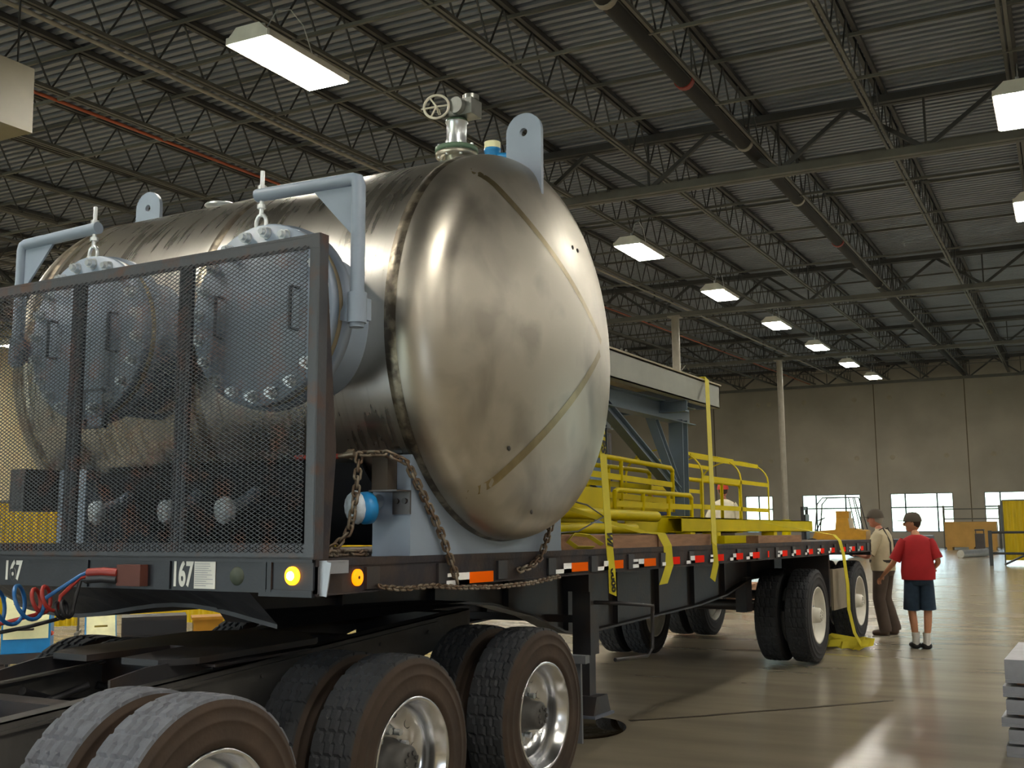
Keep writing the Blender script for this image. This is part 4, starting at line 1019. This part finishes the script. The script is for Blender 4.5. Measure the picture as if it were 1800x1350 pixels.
# ================================================================== BACKGROUND RIGHT
b0 = (-1.95, 35.4)
t = curtain('welding_curtain', 'large yellow welding curtain at the right edge by the windows', -1.75, 35.6, 0, 3.2, 1.85, folds=20)
t = thing('pipe_rack', 'low black pipe rack with rails in front of the right yellow curtain', 'rack', (-1, 34.9, 0), FB)
for z in (.35, .95): part('rail', MB().tube([(-2.05, 34.8, z), (1.5, 34.8, z)], .035, 8), mat('rack_black', '2c2f33', .4), t)
part('brace', MB().tube([(-1.7, 34.8, .05), (-.6, 34.8, .6)], .03, 8), mat('rack_black', '2c2f33', .4), t)
for x in (-2.08, -.2, 1.4): part('post', MB().box(x-.05, x+.05, 34.75, 34.9, 0, 1.0), mat('rack_black', '2c2f33', .4), t)
t = thing('plywood_crate', 'long tan plywood crate below the windows at the far wall', 'crate', (-3.6, 47.5, 0), FB)
part('box', MB().box(-4.45, -2.55, 47.0, 47.9, .12, 1.1), crate_m, t); part('skid', MB().box(-4.4, -4.2, 47.0, 47.9, 0, .12).box(-2.8, -2.6, 47, 47.9, 0, .12).box(-3.6, -3.4, 47, 47.9, 0, .12), crate_m, t)
t = thing('steel_rack', 'dark steel rack with two rails standing behind the plywood crate', 'rack', (-3.6, 48.6, 0), FB)
for x in (-4.6, -2.5): part('upright', MB().box(x-.04, x+.04, 48.5, 48.6, 0, 1.75), joist_l, t)
for z in (1.2, 1.6): part('rail', MB().box(-4.6, -2.5, 48.5, 48.6, z-.02, z+.03), joist_l, t)
solo('floor_pipe', MB().tube([(-3.3, 39.6, .14), (-2.6, 41.2, .14)], .13, 14), zinc, 'shiny steel pipe lying on the floor near the crate', 'pipe', FB)
solo('tool_trolley', MB().box(-3.0, -2.7, 42, 42.4, .1, .75).box(-3.0, -2.7, 42, 42.4, .85, .9).cyl((-2.95, 42, .05), (0, 1, 0), .05, .04, 10).cyl((-2.75, 42, .05), (0, 1, 0), .05, .04, 10).bar((-2.98, 42.2, .7), (-2.98, 42.2, .9), .03).bar((-2.72, 42.2, .7), (-2.72, 42.2, .9), .03), mat('trolley_dark', '3c3430', .5), 'small dark trolley beside the shiny pipe', 'trolley', FB)
mb = MB()
for k in range(7): mb.box(-6.6+.42*k, -6.25+.42*k, 47.8, 48.5, .0, .3+.12*(k % 3))
solo('parts_bin', MB().box(-5.9, -5.0, 47.8, 48.4, 0, .55), mat('bin_grey', '6e6f70', .6), 'grey parts bin on the floor behind the man in red', 'bin', FB)
solo('parts_bin', MB().box(-7.1, -6.3, 47.6, 48.3, 0, .4), mat('bin_dark', '3a4048', .6), 'low dark bin on the floor between the two men', 'bin', FB)
# forklift
fk = thing('forklift', 'yellow forklift with black mast parked before the far windows', 'forklift', (-8.3, 40.5, 0), FB)
fy = 40.5; fx = -7.5
yl = mat('forklift_yellow', 'b98512', .5)
part('mast', MB().box(fx-1.1, fx-1.0, fy-.4, fy-.32, .1, 1.78).box(fx-1.1, fx-1.0, fy+.32, fy+.4, .1, 1.78).box(fx-1.1, fx-1.02, fy-.4, fy+.4, 1.65, 1.78).box(fx-1.02, fx-.95, fy-.3, fy+.3, .2, 1.5), blackp, fk)
part('body', MB().prism([(-.85, .3), (1.1, .3), (1.15, .9), (.6, 1.0), (.55, 1.35), (.15, 1.35), (.1, .95), (-.6, .9)], lambda a, b, t: (fx+a, t, b), fy-.5, fy+.5), yl, fk)
part('seat', MB().box(fx+.1, fx+.55, fy-.25, fy+.25, 1.35, 1.6), mat('forklift_yellow', 'b98512', .5), fk)
mb = MB()
for s in (-1, 1): mb.tube([(fx-.6, fy+s*.45, .9), (fx-.5, fy+s*.45, 1.85), (fx-.3, fy+s*.45, 2.08), (fx+.8, fy+s*.45, 2.08), (fx+1.05, fy+s*.45, .95)], .025, 6); mb.tube([(fx+.6, fy+s*.45, 2.08), (fx+.8, fy+s*.45, .95)], .02, 6)
for k in range(6): mb.tube([(fx-.3+k*.22, fy-.45, 2.08), (fx-.3+k*.22, fy+.45, 2.08)], .018, 5)
part('overhead_guard', mb, blackp, fk)
mb = MB().tube([(fx-.65, fy, .9), (fx-.45, fy, 1.3)], .025, 6); mb.tube([(fx-.45+.12*math.cos(q), fy+.15*math.sin(q), 1.32+.05*math.cos(q)) for q in [k*PI/6 for k in range(12)]], .015, 6, closed=True)
part('steering_wheel', mb, blackp, fk)
part('fork', MB().box(fx-2.2, fx-1.1, fy-.3, fy-.2, .08, .12).box(fx-2.2, fx-1.1, fy+.2, fy+.3, .08, .12), blackp, fk)
for x, r in ((-.7, .33), (.75, .28)):
    for s in (-1, 1): part('wheel', MB().tube([(fx+x, fy+s*.5-.1, r), (fx+x, fy+s*.5+.1, r)], r, 20), rubber, fk)
# tall mast behind the load
t = thing('lift_mast', 'tall black lift mast standing beyond the steel leg', 'lift mast', (-9.0, 25.2, 0), FB)
mb = MB()
for s in (-.12, .12): mb.box(-10.05+s-.03, -10.05+s+.03, 25.0, 25.12, .1, 3.6)
part('mast_rail', mb, blackp, t)
mb = MB()
for k in range(13): mb.box(-10.15, -9.95, 25.02, 25.08, .3+k*.27, .34+k*.27)
part('mast_rung', mb, blackp, t, kind='stuff'); part('mast_base', MB().box(-10.5, -9.6, 24.6, 25.6, 0, .35), blackp, t)
# grey stack at the right front
t0_ = (-.60, 7.55)
N_ = [(.0, .07), (.09, .18), (.20, .26), (.285, .38), (.40, .47), (.495, .65)]
for k, (a, b) in enumerate(N_):
    dx = (.0, .02, -.02, .015, .0, .02)[k]
    mb = MB(); x0 = -.88+dx; mb.box(x0, x0+1.1, 8.4, 9.5, a, b); 
    for q in range(3): mb.box(x0-.006, x0, 8.45+q*.35, 8.7+q*.35, a+.02, b-.02)
    mb.box(x0, x0+1.1, 8.39, 8.4, a, a+.02)
    o = solo('galvanised_plate', mb, galv, ('lowest', 'second lowest', 'third from the floor in', 'fourth from the floor in', 'second from the top of', 'topmost')[k]+(' grey galvanised plate of' if k in (0, 1, 5) else '')+' the stack at the lower right edge' + ('' if k in (0, 1, 5) else ', a grey galvanised plate'), 'metal plate', FW, 'grey plates stacked at the lower right')
for k, (z0, z1) in enumerate(((.07, .09), (.18, .20), (.26, .285), (.38, .40), (.47, .495))):
    solo('spacer_block', MB().box(-.8, .15, 8.5, 8.6, z0, z1), timber, 'spacer between the grey plates, '+('lowest', 'second lowest', 'middle', 'second highest', 'highest')[k]+' gap of the stack', 'spacer')
# puddle
solo('oil_puddle', MB().lathe([(.0001, .0035), (.9, .003), (1.0, .0)], (0, 0, 0), (0, 0, 1), 40).xform(Matrix.Translation((-3.9, 8.1, .001)) @ Matrix.Rotation(R(20), 4, 'Z') @ Matrix.Diagonal((.30, .45, 1, 1))),
     mat('wet_oil', '241d12', .04, spec=1), 'dark wet puddle on the floor behind the drive wheels', 'puddle')
mb = MB(); P = [(-3.72, 8.5), (-3.45, 8.75), (-3.25, 8.95), (-2.95, 9.3), (-2.7, 9.55), (-2.35, 9.95), (-2.0, 10.35)]
for (a, b), (c, d) in zip(P[:-1], P[1:]): mb.bar((a, b, .0005), (c, d, .0005), .05, .003)
solo('floor_stain', mb, mat('floor_stain', '3c3020', .5, var=.4), 'dark streak of spilled liquid running from the puddle', 'stain', kind='stuff')

# ================================================================== PEOPLE
def skin_mesh(chains, name, m_, sub=2):
    """chains: list of [(point, radius), ...]; points shared by value are joined"""
    vs, ed, rad, key = [], [], [], {}
    for ch in chains:
        prev = None
        for p, r in ch:
            k = tuple(round(c, 4) for c in p)
            if k not in key: key[k] = len(vs); vs.append(p); rad.append(r)
            if prev is not None and prev != key[k]: ed.append((prev, key[k]))
            prev = key[k]
    me = bpy.data.meshes.new('s'); me.from_pydata(vs, ed, []); o = bpy.data.objects.new('s', me); C.objects.link(o)
    o.modifiers.new('k', 'SKIN'); 
    if not me.skin_vertices: 
        import bmesh
        bm = bmesh.new(); bm.from_mesh(me); bm.verts.layers.skin.verify(); bm.to_mesh(me); bm.free()
    for i, sv in enumerate(me.skin_vertices[0].data):
        rr2 = rad[i]; sv.radius = rr2 if isinstance(rr2, tuple) else (rr2, rr2); sv.use_root = (i == 0)
    o.modifiers['k'].use_smooth_shade = True
    s = o.modifiers.new('b', 'SUBSURF'); s.levels = sub; s.render_levels = sub
    bpy.context.view_layer.update()
    r = bpy.data.meshes.new_from_object(o.evaluated_get(bpy.context.evaluated_depsgraph_get()))
    mb = MB(); mb.add([v.co.copy() for v in r.vertices], [tuple(p.vertices) for p in r.polygons], 0, True)
    bpy.data.objects.remove(o); bpy.data.meshes.remove(me); bpy.data.meshes.remove(r)
    return mb
def person(label, loc, rz, sc_, J, top, legs, cap=None, hair=hairm, skinm=skin, shorts=False, shoes=shoe, socks=False, belly=1.0, hands=(0, 0), suspenders=False, turn=0):
    Mx = Matrix.Translation(loc) @ Matrix.Rotation(rz, 4, 'Z') @ Matrix.Scale(sc_, 4)
    t = thing('person', label, 'person', (0, 0, 0), Mx)
    V = Vector; hd = V(J.get('head', (0, .03, 1.62))); nk = V(J.get('neck', (0, 0, 1.47))); ch_ = V(J.get('chest', (0, 0, 1.28))); pv = V((0, 0, .95)); wst = (ch_+pv)/2+V((0, .01, -.02))
    ch = [[(pv, (.13, .10)), (wst, (.125, .10)), (ch_, (.12, .09)), (nk, (.055, .055)), (hd+V((0, -.015, -.09)), (.055, .055))]]
    for s, n_ in ((-1, 'L'), (1, 'R')):
        sh = ch_+V((s*.155, 0, .095)); el = V(J['el'+n_]); wr = V(J['wr'+n_]); dv_ = (wr-el).normalized(); hn = wr+dv_*.075
        ch.append([(ch_, (.12, .09)), (ch_+V((s*.08, 0, .09)), (.05, .05)), (sh, .040), ((sh+el)/2, .042), (el, .038), ((el*.6+wr*.4), .036), (wr, .024), (hn, (.036, .018))])
        hip = pv+V((s*.09, 0, -.06)); kn = V(J.get('kn'+n_, (s*.1, .03, .5))); an = V(J.get('an'+n_, (s*.1, -.02, .09)))
        ch.append([(pv, (.13, .10)), (hip, (.088, .088)), ((hip+kn)/2, .078), (kn, .055), (kn*.65+an*.35+V((0, -.02, 0)), .056), (an, .036), (an+V((0, .10, -.05)), (.035, .025))])
    body = skin_mesh(ch, 'body', skinm)
    # head
    hm = MB().sphere(hd, .098, 12, sc_=(.78, .98, 1.18)); hm.v = [v for v in hm.v]
    hm = MB()
    for c_, rd, q_ in ((hd, .098, (.78, .98, 1.18)), (hd+V((0, .03, -.07)), .055, (.85, 1, .8)), (hd+V((0, .10, -.015)), .018, (.7, 1.1, 1.4)), (hd+V((-.078, -.005, -.01)), .022, (.4, .8, 1.2)), (hd+V((.078, -.005, -.01)), .022, (.4, .8, 1.2))): hm.sphere(c_, rd, 10, sc_=q_)
    HT0 = Matrix.Translation(hd) @ Matrix.Rotation(turn, 4, 'Z') @ Matrix.Translation(-hd); hm.xform(HT0); body.add(hm.v, hm.f, 0, True)
    HT_ = Matrix.Translation(hd) @ Matrix.Rotation(turn, 4, 'Z') @ Matrix.Translation(-hd)
    # hands: five fingers
    for s, n_ in ((-1, 'L'), (1, 'R')):
        el = V(J['el'+n_]); wr = V(J['wr'+n_]); dv_ = (wr-el).normalized(); sd_ = dv_.cross(V((0, 0, 1)));
        if sd_.length < .2: sd_ = V((0, 1, 0))-dv_*dv_.y
        sd_.normalize(); dn = dv_.cross(sd_)
        for k in range(4):
            b_ = wr+dv_*.085+sd_*(.027-.018*k); L_ = (.07, .08, .075, .058)[k]
            fing = skin_mesh([[(b_-dv_*.03, .009), (b_+dv_*L_*.4, .0085), (b_+dv_*L_*.75+dn*.02, .008), (b_+dv_*L_*.9+dn*.04, .007)]], 'f', skinm, 1)
            body.add(fing.v, fing.f, 0, True)
        b_ = wr+dv_*.03; fing = skin_mesh([[(b_+sd_*.015, .011), (b_+sd_*.045+dv_*.03, .010), (b_+sd_*.05+dv_*.065+dn*.01, .008)]], 'f', skinm, 1); body.add(fing.v, fing.f, 0, True)
    bo = part('body', body, skinm, t)
    fc = MB()
    for s in (-1, 1): fc.sphere(hd+V((s*.03, .088, .01)), .009, 6)
    fc.box(hd.x-.022, hd.x+.022, hd.y+.084, hd.y+.089, hd.z-.062, hd.z-.056)
    part('face_features', fc.xform(HT_), mat('eye_dark', '30201c', .5), bo)
    # hair
    hr = MB().sphere(hd+V((0, -.02, .02)), .100 if cap else .106, 12, sc_=(.80, .92, 1.08)); hr.v = [v if v.y < hd.y+.045 or v.z > hd.z+.07 else V((v.x*.85, hd.y+.02, v.z)) for v in hr.v]
    hr.v = [v if v.z > hd.z-.085 else V((v.x, v.y, hd.z-.085)) for v in hr.v]
    part('hair', hr.xform(HT_), hair, t)
    if cap:
        cp = MB().lathe([(.0001, .118), (.05, .112), (.09, .085), (.114, .03), (.118, -.01)], hd+V((0, -.005, .03)), (0, 0, 1), 24)
        cp.v = [V((hd.x+(v.x-hd.x)*.86, v.y, v.z)) for v in cp.v]
        br = []
        for i in range(13):
            a = PI*i/12; br.append((.088*math.cos(a), .07+.12*math.sin(a)))
        cp.prism([(hd.x+a, hd.y+b) for a, b in br], XY, hd.z+.028, hd.z+.036)
        part('cap', cp.xform(HT_), cap, t)
    # clothes: elliptical rings swept along the body, open hems
    def sweep(rings, n=20):
        mb = MB(); vs = []
        for (c_, rx, ry, ax) in rings:
            c_ = V(c_); ax = V(ax).normalized(); X = V((1, 0, 0)); X = (X-ax*X.dot(ax)).normalized(); Y = ax.cross(X)
            for k in range(n):
                q = 2*PI*k/n; vs.append(c_+X*rx*math.cos(q)+Y*ry*math.sin(q))
        fs = [(i*n+k, i*n+(k+1) % n, (i+1)*n+(k+1) % n, (i+1)*n+k) for i in range(len(rings)-1) for k in range(n)]
        return mb.add(vs, fs, 0, True)
    U = V((0, 0, 1)); b_ = belly
    sh_ = sweep([(pv+V((0, 0, -.06)), .178*b_, .148*b_, U), (pv+V((0, .005, .05)), .182*b_, .155*b_, U), (wst, .172*b_, .15*b_, U), (ch_, .188, .145, U), (ch_+V((0, 0, .09)), .20, .125, U), (ch_+V((0, 0, .14)), .17, .10, U), (ch_+V((0, 0, .175)), .10, .08, U), (nk+V((0, 0, .0)), .06, .06, U)])
    for s, n_ in ((-1, 'L'), (1, 'R')):
        sh = ch_+V((s*.155, 0, .105)); el = V(J['el'+n_]); d_ = el-sh
        k2 = sweep([(sh-d_*.05, .065, .07, d_), (sh+d_*.15, .078, .078, d_), (sh.lerp(el, .5), .075, .075, d_), (sh.lerp(el, .86), .078, .078, d_)]); sh_.add(k2.v, k2.f, 0, True)
    part('shirt', sh_, top, t)
    lg = sweep([(pv+V((0, 0, .075)), .165*b_, .142*b_, U), (pv, .175, .15, U), (pv-V((0, 0, .08)), .18, .15, U), (pv-V((0, 0, .13)), .165, .13, U), (pv-V((0, 0, .15)), .02, .02, U)])
    for s, n_ in ((-1, 'L'), (1, 'R')):
        hip = pv+V((s*.088, 0, -.05)); kn = V(J.get('kn'+n_, (s*.1, .03, .5))); an = V(J.get('an'+n_, (s*.1, -.02, .09))); d_ = hip-kn; e_ = kn-an
        if shorts: k2 = sweep([(hip+V((0, 0, .03)), .09, .12, d_), (hip.lerp(kn, .3), .098, .115, d_), (hip.lerp(kn, .7), .10, .11, d_), (kn+V((0, 0, .0)), .105, .112, d_)])
        else: k2 = sweep([(hip+V((0, 0, .03)), .09, .12, d_), (hip.lerp(kn, .4), .095, .105, d_), (kn, .082, .085, d_+e_), (kn.lerp(an, .5), .082, .085, e_), (an+V((0, 0, .0)), .078, .085, e_), (an+V((0, .01, -.045)), .08, .09, e_)])
        lg.add(k2.v, k2.f, 0, True)
        sm = skin_mesh([[(an+V((0, -.06, -.045)), (.07, .06)), (an+V((0, .05, -.05)), (.072, .05)), (an+V((0, .19, -.06)), (.068, .04))]], 'shoe', shoes)
        sm.v = [V((v.x, v.y, max(v.z, .001))) for v in sm.v]; part('shoe', sm, shoes, t)
        if socks: part('sock', sweep([(an+V((0, 0, -.04)), .048, .05, U), (an+V((0, 0, .05)), .047, .05, U), (an+V((0, 0, .12)), .052, .054, U)]), sock, t)
    part('shorts' if shorts else 'trousers', lg, legs, t)
    if suspenders:
        part('belt', MB().lathe([(.17*belly, -.02), (.172*belly, .02)], pv+V((0, 0, .07)), (0, 0, 1), 32), mat('dark_belt', '2c2420', .6), t)
        mb = MB()
        for s in (-1, 1): mb.tube([pv+V((s*.1, -.15, .1)), ch_+V((s*.07, -.14, .0)), ch_+V((s*.1, -.06, .2)), ch_+V((s*.11, .09, .12)), pv+V((s*.09, .15, .12))], .012, 6)
        part('suspenders', mb, mat('dark_belt', '2c2420', .6), t)
    return t
# local +y is forward
person('older man in cream shirt, brown trousers and dark cap working at the trailer edge', (-3.03, 15.6, 0), R(82), .965,
    dict(head=(0, .08, 1.60), neck=(0, .03, 1.47), chest=(0, .0, 1.28), elL=(-.26, .12, 1.08), wrL=(-.17, .36, 1.13), elR=(.26, .10, 1.08), wrR=(.20, .34, 1.10), knL=(-.1, .05, .5), knR=(.1, .03, .5), anR=(.12, -.08, .09)),
    khaki, brownp, darkcap, greyhair, skin2, shoes=boot, belly=1.08, suspenders=True)
person('man in red shirt, denim shorts and dark cap seen from behind', (-2.36, 14.25, 0), R(22), .93,
    dict(head=(-.03, .05, 1.62), elL=(-.30, .05, 1.10), wrL=(-.40, .24, .93), elR=(.25, -.06, 1.12), wrR=(.24, .17, 1.02), knL=(-.10, .04, .5), knR=(.1, .02, .5), anL=(-.07, .02, .09), anR=(.05, -.06, .09)),
    redshirt, denim, darkcap, hairm, skin, shorts=True, shoes=shoe, socks=True, belly=1.2, turn=R(75))
hv = (0, 0, .42)
person('person in navy shirt with dark hair behind the load', (-6.75, 16.5, .42), R(190), 1.0,
    dict(elL=(-.28, .12, 1.15), wrL=(-.1, .3, 1.2), elR=(.28, .1, 1.12), wrR=(.15, .3, 1.1)), navy, denim, None, hairm, skin2)
person('person in white shirt and red cap behind the load', (-6.35, 18.9, .42), R(30), 1.0,
    dict(elL=(-.27, .05, 1.1), wrL=(-.2, .25, 1.0), elR=(.27, .05, 1.1), wrR=(.2, .25, 1.0)), whiteshirt, brownp, redcap, hairm, skin2, belly=1.15)
for x, y, lb in ((-6.75, 16.5, 'step platform under the person in navy'), (-6.35, 18.9, 'step platform under the person in the red cap')):
    mb = MB()
    for k in range(6): mb.box(x-.5, x+.5, y-.5+k*.17, y-.37+k*.17, .40, .42)
    for s in (-.45, 0, .42): mb.box(x+s, x+s+.05, y-.5, y+.5, 0, .40)
    solo('step_platform', mb, timber, lb, 'platform')
